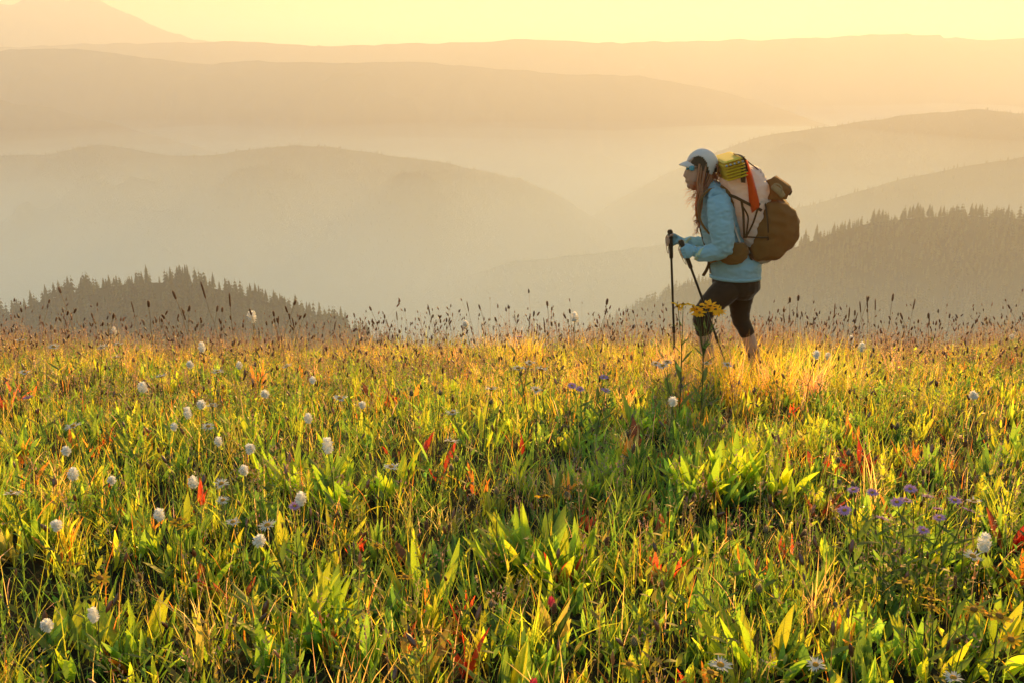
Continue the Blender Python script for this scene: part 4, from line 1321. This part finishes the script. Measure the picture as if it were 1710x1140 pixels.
def tube_closed(pts, radii, n=10):
    P = [Vector(p) for p in pts]
    V, F = [], []
    k = len(P)
    ref = Vector((0.3, 0.9, 0.2))
    for i in range(k):
        t = (P[min(i + 1, k - 1)] - P[max(i - 1, 0)]).normalized()
        a = t.cross(ref).normalized(); b = t.cross(a)
        for j in range(n):
            g = 6.28318 * j / n
            V.append(P[i] + (a * math.cos(g) + b * math.sin(g)) * radii[i])
    for i in range(k - 1):
        for j in range(n):
            F.append((i * n + j, i * n + (j + 1) % n, (i + 1) * n + (j + 1) % n, (i + 1) * n + j))
    F.append(tuple(range(n))); F.append(tuple((k - 1) * n + j for j in range(n)))
    return V, F

n_dir = (NP_TOP - NP_LOW).normalized(); f_dir = (FP_TOP - FP_LOW).normalized()
n_grip = NP_TOP - n_dir * 0.085
f_grip = FP_TOP - f_dir * 0.075
wr_n = B(1164, 425, -0.225); wr_f = B(1141, 407, 0.235)

# ---- body (skin): head, neck, hands, shins in one figure
S = PXM
head = loft([(B(1153, 315), 5 * S, 0.022), (B(1157, 311.5), 11 * S, 0.042), (B(1161, 304), 16.5 * S, 0.058), (B(1164, 296), 19 * S, 0.065), (B(1167, 287), 21.5 * S, 0.071), (B(1169, 277), 23 * S, 0.075), (B(1172, 267), 22 * S, 0.073), (B(1173, 258), 16 * S, 0.056), (B(1174, 253), 6 * S, 0.022)], 20)
nose = loft([(B(1148, 282), 2.2 * S, 0.008), (B(1145.5, 288), 3 * S, 0.011), (B(1143.8, 293), 3.4 * S, 0.014), (B(1146, 296), 3 * S, 0.013)], 12)
lips = loft([(B(1147.5, 299), 2 * S, 0.016), (B(1146.4, 302), 2.6 * S, 0.02), (B(1148, 305.5), 2.2 * S, 0.015)], 12)
chin = loft([(B(1151, 307), 3 * S, 0.02), (B(1150, 311), 3.6 * S, 0.022), (B(1153, 314.5), 3 * S, 0.016)], 12)
neck = loft([(B(1170, 300), 12 * S, 0.05), (B(1178, 312), 12.5 * S, 0.055), (B(1190, 328), 15 * S, 0.07)], 16)
core = loft([(B(1190, 326), 14 * S, 0.08), (B(1200, 370), 24 * S, 0.12), (B(1212, 415), 26 * S, 0.12), (B(1228, 455), 32 * S, 0.13), (B(1230, 485), 30 * S, 0.12)], 16)
arm_n = tube_closed([B(1198, 342, -0.13), B(1213, 412, -0.23), B(1210, 424, -0.235), wr_n], [0.045, 0.04, 0.038, 0.028])
arm_f = tube_closed([B(1190, 342, 0.13), B(1204, 405, 0.23), B(1199, 414, 0.235), wr_f], [0.045, 0.04, 0.038, 0.028])
ank_n = Vector((foot_n.x, foot_n.y, zn + 0.075)); ank_f = Vector((foot_f.x, foot_f.y, zf + 0.085))
leg_n = tube_closed([B(1216, 485, -0.09), B(1172, 531, -0.09), B(1176, 556, -0.09), B(1181, 585, -0.09), ank_n, ank_n - Vector((0, 0, 0.05))], [0.075, 0.052, 0.048, 0.052, 0.036, 0.034], 14)
leg_f = tube_closed([B(1236, 485, 0.09), B(1238, 535, 0.09), B(1248, 556, 0.09), B(1257, 585, 0.09), ank_f, ank_f - Vector((0, 0, 0.05))], [0.07, 0.052, 0.048, 0.05, 0.036, 0.034], 14)
hn = hand_bodies(n_grip, n_dir, -1, wr_n); hf = hand_bodies(f_grip, f_dir, 1, wr_f)
body = fused('body', [head, nose, lips, chin, neck, core, arm_n, arm_f, leg_n, leg_f] + hn + hf, 0.0058, M_SKIN, person, smooth=3, factor=0.4)

# ---- clothes
shoulder = loft([(B(1200, 331, -0.17), 15 * S, 0.05), (B(1197, 324, -0.09), 17 * S, 0.06), (B(1194, 321, 0), 19 * S, 0.08), (B(1193, 324, 0.09), 17 * S, 0.06), (B(1194, 331, 0.17), 15 * S, 0.05)], 16)
torso = loft([(B(1188, 308), 13 * S, 0.062), (B(1190, 316), 16 * S, 0.085), (B(1195, 327), 24 * S, 0.15), (B(1198, 345), 30 * S, 0.172), (B(1201, 370), 33 * S, 0.165), (B(1208, 400), 33 * S, 0.155), (B(1218, 425), 35 * S, 0.158), (B(1229, 446), 42 * S, 0.178), (B(1228, 463), 41.5 * S, 0.176)], 24)
sl_n = tube_closed([B(1200, 334, -0.15), B(1202, 352, -0.195), B(1204, 380, -0.225), B(1208, 402, -0.24), B(1207, 416, -0.24), B(1196, 421, -0.235), B(1178, 424, -0.23), B(1163, 425, -0.225)], [0.078, 0.084, 0.083, 0.076, 0.068, 0.060, 0.053, 0.045], 18)
sl_f = tube_closed([B(1190, 336, 0.15), B(1192, 352, 0.195), B(1196, 378, 0.225), B(1202, 396, 0.24), B(1198, 406, 0.24), B(1184, 407, 0.235), B(1160, 407, 0.235), B(1142, 407, 0.235)], [0.075, 0.078, 0.075, 0.07, 0.062, 0.055, 0.05, 0.043], 18)
jacket = fused('jacket', [torso, shoulder, sl_n, sl_f], 0.0075, M_JACKET, person, smooth=5, wrinkle=0.011, wscale=(17, 12, 30))
collar = fused('collar', [loft([(B(1176, 304.5), 11.5 * S, 0.06), (B(1182, 311), 15 * S, 0.075), (B(1190, 321), 19 * S, 0.10), (B(1195, 330), 20 * S, 0.115)], 20)], 0.006, M_JACKET, person, smooth=5, wrinkle=0.004)
under(collar, jacket)
legg = fused('leggings', [loft([(B(1229, 452), 36 * S, 0.15), (B(1229, 466), 40 * S, 0.168), (B(1230, 482), 39 * S, 0.165), (B(1228, 496), 26 * S, 0.12)], 20),
    tube_closed([B(1222, 478, -0.08), B(1204, 492, -0.085), B(1189, 506, -0.09), B(1175, 522, -0.09), B(1172, 534, -0.09), B(1174, 546, -0.09), B(1177, 558, -0.09)], [0.096, 0.098, 0.088, 0.072, 0.066, 0.061, 0.056], 18),
    tube_closed([B(1238, 476, 0.08), B(1238, 492, 0.085), B(1236, 508, 0.09), B(1236, 524, 0.09), B(1238, 537, 0.09), B(1244, 548, 0.09), B(1249, 559, 0.09)], [0.098, 0.094, 0.084, 0.070, 0.064, 0.058, 0.054], 18)],
    0.007, M_LEGGING, person, smooth=6, wrinkle=0.003, wscale=(14, 14, 30))
for (C_, A_, sd, wr, lab) in ((n_grip, n_dir, -1, wr_n, 0), (f_grip, f_dir, 1, wr_f, 1)):
    g = fused('glove', hand_bodies(C_, A_, sd, wr, 1.22, 'glove'), 0.004, M_GLOVE, person, smooth=3, factor=0.4)
    d = (wr - C_).normalized()
    cf = fused('cuff', [tube_closed([wr - d * 0.012, wr + d * 0.012], [0.041, 0.046], 16)], 0.004, M_CUFF, person, smooth=2)
    under(cf, g)
for ank, z0 in ((ank_n, zn), (ank_f, zf)):
    heel = Vector((ank.x + 0.05, ank.y, z0 + 0.035))
    sh = fused('shoe', [loft([(heel, 0.032, 0.030), (heel + Vector((-0.05, 0, 0.02)), 0.052, 0.040), (heel + Vector((-0.13, 0, 0.002)), 0.036, 0.046), (heel + Vector((-0.2, 0, -0.01)), 0.026, 0.042), (heel + Vector((-0.235, 0, -0.014)), 0.014, 0.024)], 16),
        tube_closed([ank - Vector((0, 0, 0.05)), ank + Vector((0.0, 0, 0.02))], [0.046, 0.044], 14)], 0.006, M_SHOE, person, smooth=3)

# ---- cap
HC = B(1172.5, 279); HR = Vector((24.3 * S, 0.081, 27.0 * S))
def to_px(v):
    x, y = proj_y(np.array([[v.x, v.y, v.z]])); return float(x[0]), float(y[0])
def cap_shell(scale, keep, thick, nu=72, nv=44):
    V, F = [], []; ok = {}
    for i in range(nv + 1):
        ph = 2.2 * i / nv
        for j in range(nu):
            a = 6.28318 * j / nu
            V.append(HC + Vector((HR.x * scale * math.sin(ph) * math.cos(a), HR.y * scale * math.sin(ph) * math.sin(a), HR.z * scale * math.cos(ph))))
    for i in range(nv):
        for j in range(nu):
            q = (i * nu + j, i * nu + (j + 1) % nu, (i + 1) * nu + (j + 1) % nu, (i + 1) * nu + j)
            c = sum((V[k] for k in q), Vector()) / 4
            # judged in the head's own side view
            x = 1172.5 + (c.x - HC.x) / S; y = 279 - (c.z - HC.z) / S
            if keep(x, y): F.append(q)
    return V, F
def shell_keep(x, y):
    return y < np.interp(x, [1146, 1150, 1156, 1163, 1170, 1176, 1179.5, 1183, 1186, 1190, 1194, 1199], [271, 269, 263, 260.5, 263, 271, 281, 291, 290, 279, 275, 273])
def band_keep(x, y):
    return y < np.interp(x, [1146, 1160, 1175, 1198], [272, 276, 287, 287])
def solidified(o, t):
    m = o.modifiers.new('thickness', 'SOLIDIFY'); m.thickness = t; m.offset = -1
    return o
cap = solidified(put('cap', *cap_shell(1.06, shell_keep, 0), M_CAP, person), 0.004)
band = solidified(put('cap_band', *cap_shell(1.02, band_keep, 0), M_CAPIN, person), 0.003)
under(band, cap)
V, F = [], []
nb, mb = 9, 17
for i in range(nb):
    for j in range(mb):
        s = -1 + 2 * j / (mb - 1); t = i / (nb - 1)
        w = 0.070 * math.sqrt(max(0.0, 1 - 0.35 * t * t))
        inner = B(1153, 268.0).x + 0.055 * s * s
        tip = B(1133.5, 274.5).x + 0.060 * s * s
        z = B(1153, 268.0).z * (1 - t) + B(1133.5, 275.0).z * t - 0.020 * s * s + 0.006 * math.sin(3.14 * t)
        V.append((inner * (1 - t) + tip * t, YH + w * s, z))
for i in range(nb - 1):
    for j in range(mb - 1):
        F.append((i * mb + j, i * mb + j + 1, (i + 1) * mb + j + 1, (i + 1) * mb + j))
brim = solidified(put('brim', V, F, M_CAP, person), 0.005)
under(brim, cap)
# ---- sunglasses
gl = put('sunglasses', *loft([(B(1151, 281, -0.055), 3.0 * S, 0.004), (B(1155, 281.5, -0.066), 4.4 * S, 0.004), (B(1159.5, 282, -0.073), 3.2 * S, 0.004)], 14), M_LENS, person)
g2 = put('lens', *loft([(B(1148.5, 280, 0.05), 3.0 * S, 0.004), (B(1150, 281.5, 0.0), 1.2 * S, 0.02), (B(1148.0, 281, -0.045), 4.0 * S, 0.004)], 12), M_LENS, person)
under(g2, gl)
tm = ribbon('temple', [B(1158, 281, -0.074), B(1170, 281, -0.079), B(1181, 283, -0.078)], 0.006, 0.003, M_STRAP, person)
under(tm, gl)

# ---- hair
def hair():
    r = np.random.default_rng(1500)
    parts = []
    def lock(pts, rad, wav, n=14, tip=0.25):
        P = np.array([list(p) for p in pts]); t = np.linspace(0, len(P) - 1, n)
        Q = np.stack([np.interp(t, np.arange(len(P)), P[:, c]) for c in range(3)], 1)
        k = np.array([0.25, 0.5, 0.25])
        for _ in range(2):
            for c in range(3): Q[1:-1, c] = (Q[:-2, c] + 2 * Q[1:-1, c] + Q[2:, c]) / 4
        f = np.linspace(0, 1, n); ph = r.uniform(0, 6.28)
        Q[:, 0] += wav * np.sin(f * 16 + ph) * f; Q[:, 1] += wav * np.cos(f * 16 + ph) * f
        parts.append(tube(Q, rad * (1 - (1 - tip) * f ** 2), 6))
    # sheet of hair from under the cap past cheek and ear
    for i in range(30):
        x = r.uniform(1166, 1191); dy = -0.078 + 0.03 * r.random() + max(0, (x - 1183)) * 0.003
        a, b = r.uniform(-4, 4), r.uniform(-4, 4)
        lock([B(x, 274, dy), B(x - 1 + a, 292, dy - 0.012), B(x - 4 + a, 308, dy - 0.016), B(1171 + b * 1.6, 326, dy - 0.03), B(1168 + b, 345, -0.12 + 0.02 * r.random()), B(1167 + b, 362, -0.115)], r.uniform(0.0045, 0.008), 0.006)
    for i in range(10):      # far side
        x = r.uniform(1158, 1185); a = r.uniform(-4, 4)
        lock([B(x, 276, 0.075), B(x - 4, 295, 0.08), B(1166 + a, 325, 0.09), B(1165 + a, 360, 0.1)], 0.007, 0.007)
    # the loose braid on the chest
    for i in range(9):
        o = r.uniform(-3, 3); lo = r.uniform(370, 389)
        lock([B(1172 + o, 322, -0.12), B(1168 + o, 345, -0.125), B(1166 + o, 365, -0.12), B(1164 + o * 1.3, (lo + 365) / 2, -0.115), B(1163 + o * 1.5, lo, -0.115)], r.uniform(0.004, 0.0075), 0.011, 18)
    # glowing mass at the nape
    for i in range(26):
        x = r.uniform(1184, 1197); dy = r.uniform(-0.06, 0.06)
        lock([B(x, 268 + r.uniform(0, 10), dy), B(x + 3, 288, dy * 1.2), B(x + r.uniform(-3, 6), 302 + r.uniform(-5, 8), dy * 1.3)], r.uniform(0.003, 0.007), 0.010, 12)
    # wind-blown wisps
    for i in range(60):
        y0 = r.uniform(303, 338); x0 = np.interp(y0, [303, 316, 338], [1162, 1164, 1168])
        dx = r.uniform(6, 24); dyy = r.uniform(-12, 26); dd = r.uniform(-0.12, 0.06)
        lock([B(x0, y0, -0.07), B(x0 - dx * 0.5, y0 + dyy * 0.3, (dd - 0.07) / 2), B(x0 - dx, y0 + dyy, dd)], r.uniform(0.0008, 0.0016), 0.008, 12)
    for i in range(60):
        y0 = r.uniform(335, 388); x0 = 1165; dx = r.uniform(-3, 10)
        lock([B(x0, y0, -0.115), B(x0 - dx * 0.7, y0 + 5, -0.115), B(x0 - dx, y0 + r.uniform(2, 14), -0.11)], 0.0010, 0.008, 10)
    for i in range(26):
        x0 = r.uniform(1192, 1199); y0 = r.uniform(275, 305)
        lock([B(x0, y0, r.uniform(-0.06, 0.06)), B(x0 + 4, y0 + 3, 0.0), B(x0 + r.uniform(3, 8), y0 + r.uniform(4, 14), r.uniform(-0.05, 0.05))], 0.0012, 0.008, 9)
    V, F, C = cat(parts)
    o = link('hair', np_mesh('hair', V, F, C), M_HAIRM)
    o.parent = person; o.matrix_parent_inverse = Matrix.Translation(-person.location)
hair()

# ------------------------------------------------------------------ backpack
pack = empty('backpack', (B(1262, 436).x, YH, B(1262, 436).z))
tag(pack, 'tall white backpack with brown mesh pocket on the hiker\'s back', 'backpack')
pb = fused('pack_body', [slices([(279, 1246, 1262, 0.05), (285, 1232, 1268, 0.10), (298, 1204, 1277, 0.15), (310, 1205, 1281, 0.165), (325, 1209, 1284, 0.17), (345, 1215, 1285, 0.17), (370, 1223, 1288, 0.165), (400, 1234, 1289, 0.16), (420, 1241, 1288, 0.15), (431, 1247, 1284, 0.13), (437, 1256, 1276, 0.08)])],
           0.008, M_PACKW, pack, smooth=4, wrinkle=0.016, wscale=(11, 11, 22))
mp = fused('mesh_pocket', [slices([(330, 1274, 1300, 0.11), (336, 1267, 1311, 0.16), (348, 1262, 1319, 0.185), (362, 1257, 1326, 0.195), (378, 1251, 1328, 0.20), (394, 1246, 1326, 0.195), (408, 1244, 1319, 0.19), (419, 1245, 1306, 0.18), (427, 1249, 1290, 0.165), (431, 1256, 1278, 0.11)], square=2.2)],
           0.008, M_MESHB, pack, smooth=4, wrinkle=0.018, wscale=(9, 8, 11))
hm = ribbon('pocket_hem', [B(1245, 398, -0.185), B(1258, 372, -0.195), B(1268, 342, -0.175), B(1278, 333, -0.13), B(1300, 333, -0.11), B(1314, 341, -0.09)], 0.012, 0.006, M_STRAP, pack)
under(hm, mp)
for seam in ([B(1277, 336, -0.15), B(1281, 362, -0.199), B(1283, 392, -0.203), B(1281, 424, -0.175)], [B(1246, 396, -0.187), B(1263, 397, -0.204), B(1283, 397, -0.206)]):
    sm = ribbon('seam', seam, 0.010, 0.006, M_STRAP, pack); under(sm, mp)
fl = []
def sheet(name, left, right, dy, mat, parent, n=16, m=6, bulge=0.02, thick=0.004, seed=0):
    V, F = [], []
    for i in range(n):
        t = i / (n - 1)
        lx = np.interp(t, np.linspace(0, 1, len(left)), [p[0] for p in left]); ly = np.interp(t, np.linspace(0, 1, len(left)), [p[1] for p in left])
        rx = np.interp(t, np.linspace(0, 1, len(right)), [p[0] for p in right]); ry = np.interp(t, np.linspace(0, 1, len(right)), [p[1] for p in right])
        d0 = np.interp(t, np.linspace(0, 1, len(dy)), dy)
        for j in range(m):
            s = j / (m - 1)
            w = bulge * math.sin(3.14 * s) + 0.006 * math.sin(9 * s + 5 * t + seed)
            V.append(B(lx + (rx - lx) * s, ly + (ry - ly) * s, d0 - w))
    for i in range(n - 1):
        for j in range(m - 1):
            F.append((i * m + j, i * m + j + 1, (i + 1) * m + j + 1, (i + 1) * m + j))
    return solidified(put(name, V, F, mat, parent), thick)
sheet('orange_flap', [(1239, 270), (1245, 290), (1249, 312), (1251, 335), (1256, 356)], [(1247, 268), (1255, 290), (1261, 312), (1267, 335), (1268, 346)], [-0.125, -0.175, -0.19, -0.195, -0.195], M_ORANGE, pack)
sheet('dark_tie', [(1237, 262), (1236, 280), (1238, 305)], [(1243, 262), (1246, 280), (1244, 306)], [-0.15, -0.185, -0.195], M_STRAP, pack, seed=2)
ribbon('compression_strap', [B(1209, 324, -0.165), B(1226, 329, -0.182), B(1240, 336, -0.19), B(1258, 345, -0.2), B(1272, 352, -0.2)], 0.020, 0.005, M_STRAP, pack)
ribbon('side_strap', [B(1238, 335, -0.185), B(1241, 355, -0.188), B(1242, 378, -0.185), B(1243, 398, -0.18)], 0.016, 0.005, M_STRAP, pack)
ribbon('side_strap', [B(1240, 345, -0.187), B(1249, 362, -0.190), B(1248, 380, -0.190), B(1246, 394, -0.187)], 0.011, 0.005, M_STRAP, pack)
ribbon('edge_binding', [B(1208, 326, -0.155), B(1220, 360, -0.160), B(1232, 395, -0.162), B(1242, 420, -0.155), B(1250, 436, -0.13), B(1255, 443, -0.11)], 0.012, 0.008, M_PACKW, pack)
ribbon('lower_strap', [B(1246, 414, -0.165), B(1252, 428, -0.155), B(1258, 440, -0.12)], 0.012, 0.006, M_STRAP, pack)
ribbon('top_cord', [B(1240, 262, -0.02), B(1252, 273, -0.06), B(1266, 284, -0.07), B(1277, 300, -0.07), B(1285, 318, -0.06)], 0.007, 0.007, M_STRAP, pack)
ribbon('haul_loop', [B(1302, 407, -0.05), B(1311, 409, -0.05), B(1319, 406.5, -0.05), B(1321, 409.5, -0.05), B(1316, 413.5, -0.05), B(1311, 410, -0.05)], 0.016, 0.004, M_STRAP, pack, wdir=(0.2, 1, 0.2))
sheet('top_pouch', [(1284, 304), (1285, 318), (1286, 334)], [(1292, 299), (1318, 316), (1311, 333)], [-0.07, -0.12, -0.125], M_MESHB, pack, thick=0.03)
ribbon('pouch_lip', [B(1288, 299, -0.09), B(1303, 308, -0.1), B(1320, 318, -0.1), B(1317, 326, -0.1)], 0.018, 0.012, M_STRAP, pack)
fused('hip_pocket', [slices([(406, 1221, 1243, 0.035), (411, 1213, 1247, 0.05), (420, 1204, 1249, 0.055), (430, 1200, 1247, 0.055), (438, 1206, 1238, 0.045), (442, 1215, 1228, 0.02)], dy=-0.165)], 0.006, M_MESHB, pack, smooth=4, wrinkle=0.005, wscale=(20, 20, 30))
ribbon('hip_belt', [B(1250, 418, -0.17), B(1225, 424, -0.20), B(1202, 430, -0.185), B(1190, 433, -0.13), B(1184, 436, -0.03), B(1184, 436, 0.06), B(1192, 433, 0.15), B(1222, 424, 0.19), B(1250, 418, 0.16)], 0.05, 0.012, M_MESHB, pack, wdir=(0.1, 0, 1))
ribbon('belt_tail', [B(1185, 436, -0.09), B(1183, 444, -0.10), B(1179, 453, -0.10), B(1174, 461, -0.095)], 0.022, 0.005, M_STRAP, pack)
ribbon('belt_tail', [B(1186, 438, -0.09), B(1181, 450, -0.10), B(1177, 458, -0.105)], 0.012, 0.005, M_STRAP, pack)
for s in (-1, 1):
    ribbon('shoulder_strap', [B(1218, 338, 0.12 * s), B(1211, 325, 0.115 * s), B(1199, 315.5, 0.11 * s), B(1184, 317, 0.115 * s), B(1171, 330, 0.12 * s), B(1166, 347, 0.12 * s), B(1169, 368, 0.135 * s), B(1182, 388, 0.152 * s), B(1204, 404, 0.17 * s), B(1232, 412, 0.17 * s)], 0.05, 0.014, M_MESHB, pack, wdir=(0.0, 1, 0.0))
ribbon('shoulder_panel', [B(1202, 312, -0.05), B(1213, 322, -0.06), B(1222, 345, -0.06)], 0.14, 0.03, M_MESHB, pack, wdir=(0, 1, 0))

# ------------------------------------------------------------------ folded foam pad
pad = empty('folded_foam_pad', B(1220, 296)); tag(pad, 'yellow folded foam sleeping pad strapped above the white pack', 'sleeping pad')
wv = (B(1238, 289) - B(1204, 299)); uv = (B(1198, 266) - B(1204, 299))
wl = wv.length; wn_ = wv.normalized(); un_ = (uv - wn_ * uv.dot(wn_)).normalized(); ul = uv.length
O = B(1204, 299)
NP = 7
for k in range(NP):
    V, F = [], []
    nx, ny = 17, 37
    th = ul / NP
    for side in (0, 1):
        for i in range(nx):
            for j in range(ny):
                s = i / (nx - 1); t = j / (ny - 1)
                edge = min(1.0, min(s, 1 - s) * 7) ** 0.5 * min(1.0, min(t, 1 - t) * 16) ** 0.5
                bump = 0.32 * math.sin(s * 6.28 * 4 + k * 1.57) * math.sin(t * 6.28 * 9)
                h = (0.5 + (0.42 + 0.12 * bump) * edge * (1 if side else -1)) * th
                jut = 0.004 * math.sin(k * 2.3)
                V.append(O + wn_ * (s * wl + jut) + un_ * (k * th + h) + YAX * ((t - 0.5) * 0.46))
    def q(sd, i, j): return sd * nx * ny + i * ny + j
    for i in range(nx - 1):
        for j in range(ny - 1):
            F.append((q(1, i, j), q(1, i + 1, j), q(1, i + 1, j + 1), q(1, i, j + 1)))
            F.append((q(0, i, j), q(0, i, j + 1), q(0, i + 1, j + 1), q(0, i + 1, j)))
    for i in range(nx - 1):
        F.append((q(0, i, 0), q(0, i + 1, 0), q(1, i + 1, 0), q(1, i, 0))); F.append((q(0, i + 1, ny - 1), q(0, i, ny - 1), q(1, i, ny - 1), q(1, i + 1, ny - 1)))
    for j in range(ny - 1):
        F.append((q(0, 0, j + 1), q(0, 0, j), q(1, 0, j), q(1, 0, j + 1))); F.append((q(0, nx - 1, j), q(0, nx - 1, j + 1), q(1, nx - 1, j + 1), q(1, nx - 1, j)))
    pn = put('panel', V, F, M_PAD, pad)
    if k in (5,):
        for i in range(5):
            c = O + wn_ * (wl * (0.12 + 0.19 * i)) + un_ * ((k + 0.5) * th) + YAX * (-0.232)
            sv = tube_closed([c, c - YAX * 0.006], [th * 0.42, th * 0.3], 10)
            b = put('foam_cell', *sv, M_SILVER, pad); under(b, pn)
st = ribbon('pad_strap', [O + wn_ * (wl * 0.86) + un_ * (ul * 1.02) - YAX * 0.0, O + wn_ * (wl * 0.9) + un_ * (ul * 1.02) - YAX * 0.235, O + wn_ * (wl * 0.98) + un_ * (ul * 0.7) - YAX * 0.238, O + wn_ * (wl * 1.03) + un_ * (ul * 0.2) - YAX * 0.2], 0.012, 0.004, M_STRAP, pad)

# ------------------------------------------------------------------ sandal in the rear pouch
sd = empty('sandal', B(1300, 325, -0.16)); tag(sd, 'tan sandal tucked behind the top of the backpack', 'sandal')
fused('sole', [loft([(B(1289, 311, -0.185), 0.016, 0.012), (B(1296, 316, -0.19), 0.022, 0.014), (B(1304, 323, -0.19), 0.022, 0.014), (B(1308, 329, -0.185), 0.02, 0.012)], 14)], 0.004, M_TAN, sd, smooth=3)
ribbon('strap', [B(1290, 316, -0.20), B(1292, 309, -0.205), B(1299, 308, -0.207), B(1305, 313, -0.207), B(1305, 322, -0.203)], 0.010, 0.004, M_TAN, sd)

# ------------------------------------------------------------------ trekking poles
def trekking_pole(top, low, label):
    d = (low - top).normalized()
    # run down to the ground
    L = 0.9
    while (top + d * L).z > gz((top + d * L).x, (top + d * L).y) - 0.02 and L < 1.6: L += 0.005
    e = empty('trekking_pole', top + d * L); tag(e, label, 'trekking pole', 'trekking poles')
    def P(s): return top + d * s
    side = Vector((-1, 0, 0)); side = (side - d * side.dot(d)).normalized()
    put('grip', *tube_closed([P(-0.005) + side * 0.004, P(0.008) + side * 0.004, P(0.022), P(0.04), P(0.075), P(0.11), P(0.14), P(0.205), P(0.21)], [0.012, 0.021, 0.019, 0.015, 0.0155, 0.0165, 0.0155, 0.0145, 0.010], 14), M_GRIP, e)
    put('shaft', *tube_closed([P(0.2), P(0.74)], [0.0088, 0.0088], 12), M_POLE, e)
    put('lock', *tube_closed([P(0.73), P(0.735), P(0.775), P(0.78)], [0.0095, 0.0115, 0.0115, 0.0085], 12), M_GRIP, e)
    put('lower_shaft', *tube_closed([P(0.77), P(L - 0.04)], [0.0070, 0.0062], 12), M_POLE, e)
    put('basket', *tube_closed([P(L - 0.075), P(L - 0.07), P(L - 0.062)], [0.012, 0.026, 0.008], 14), M_GRIP, e)
    put('tip', *tube_closed([P(L - 0.045), P(L)], [0.006, 0.002], 10), M_POLE, e)
    lp = [P(0.02) + side * 0.012, P(0.05) + side * 0.035, P(0.10) + side * 0.036, P(0.15) + side * 0.030, P(0.17) + side * 0.022, P(0.12) + side * 0.018]
    ribbon('wrist_strap', lp, 0.014, 0.003, M_STRAP, e, wdir=(0, 1, 0))
trekking_pole(NP_TOP, NP_LOW, 'slanting trekking pole in the hiker\'s near gloved hand')
trekking_pole(FP_TOP, FP_LOW, 'upright trekking pole in the hiker\'s farther hand')

# ---- jacket details: hem band, cuff tabs, sleeve seam, zip garage
def ring_band(name, py, hw, dep, cx, mat, parent, height=0.012, n=40, tilt=0.0):
    V, F = [], []
    for i in range(n):
        a = 6.28318 * i / n
        for k, (dz, o) in enumerate(((-height, 0.003), (height, 0.003), (height, -0.004), (-height, -0.004))):
            c = B(cx, py)
            V.append((c.x + (hw * S + o) * math.cos(a), YH + (dep + o) * math.sin(a), c.z + dz + tilt * math.cos(a)))
    for i in range(n):
        for k in range(4):
            j = (i + 1) % n
            F.append((i * 4 + k, j * 4 + k, j * 4 + (k + 1) % 4, i * 4 + (k + 1) % 4))
    return put(name, V, F, mat, parent)
under(ring_band('hem_band', 461, 42.2, 0.179, 1228, M_JACKET, person, 0.011), jacket)
for d_, y_ in ((-1, 425), (1, 407)):
    x_ = 1168 if d_ < 0 else 1147
    yy = -0.228 if d_ < 0 else 0.236
    under(ribbon('cuff_tab', [B(x_ + 7, y_ - 9, yy - 0.030), B(x_ + 1, y_ - 5, yy - 0.046), B(x_ - 2, y_ + 2, yy - 0.050)], 0.018, 0.005, M_CUFF, person), jacket)
under(ribbon('zip', [B(1171, 316, -0.02), B(1168, 332, -0.02), B(1167, 350, -0.02), B(1167, 372, -0.02), B(1174, 402, -0.02), B(1182, 426, -0.02), B(1186, 456, -0.02)], 0.014, 0.008, M_STRAP, person, wdir=(0, 1, 0)), jacket)
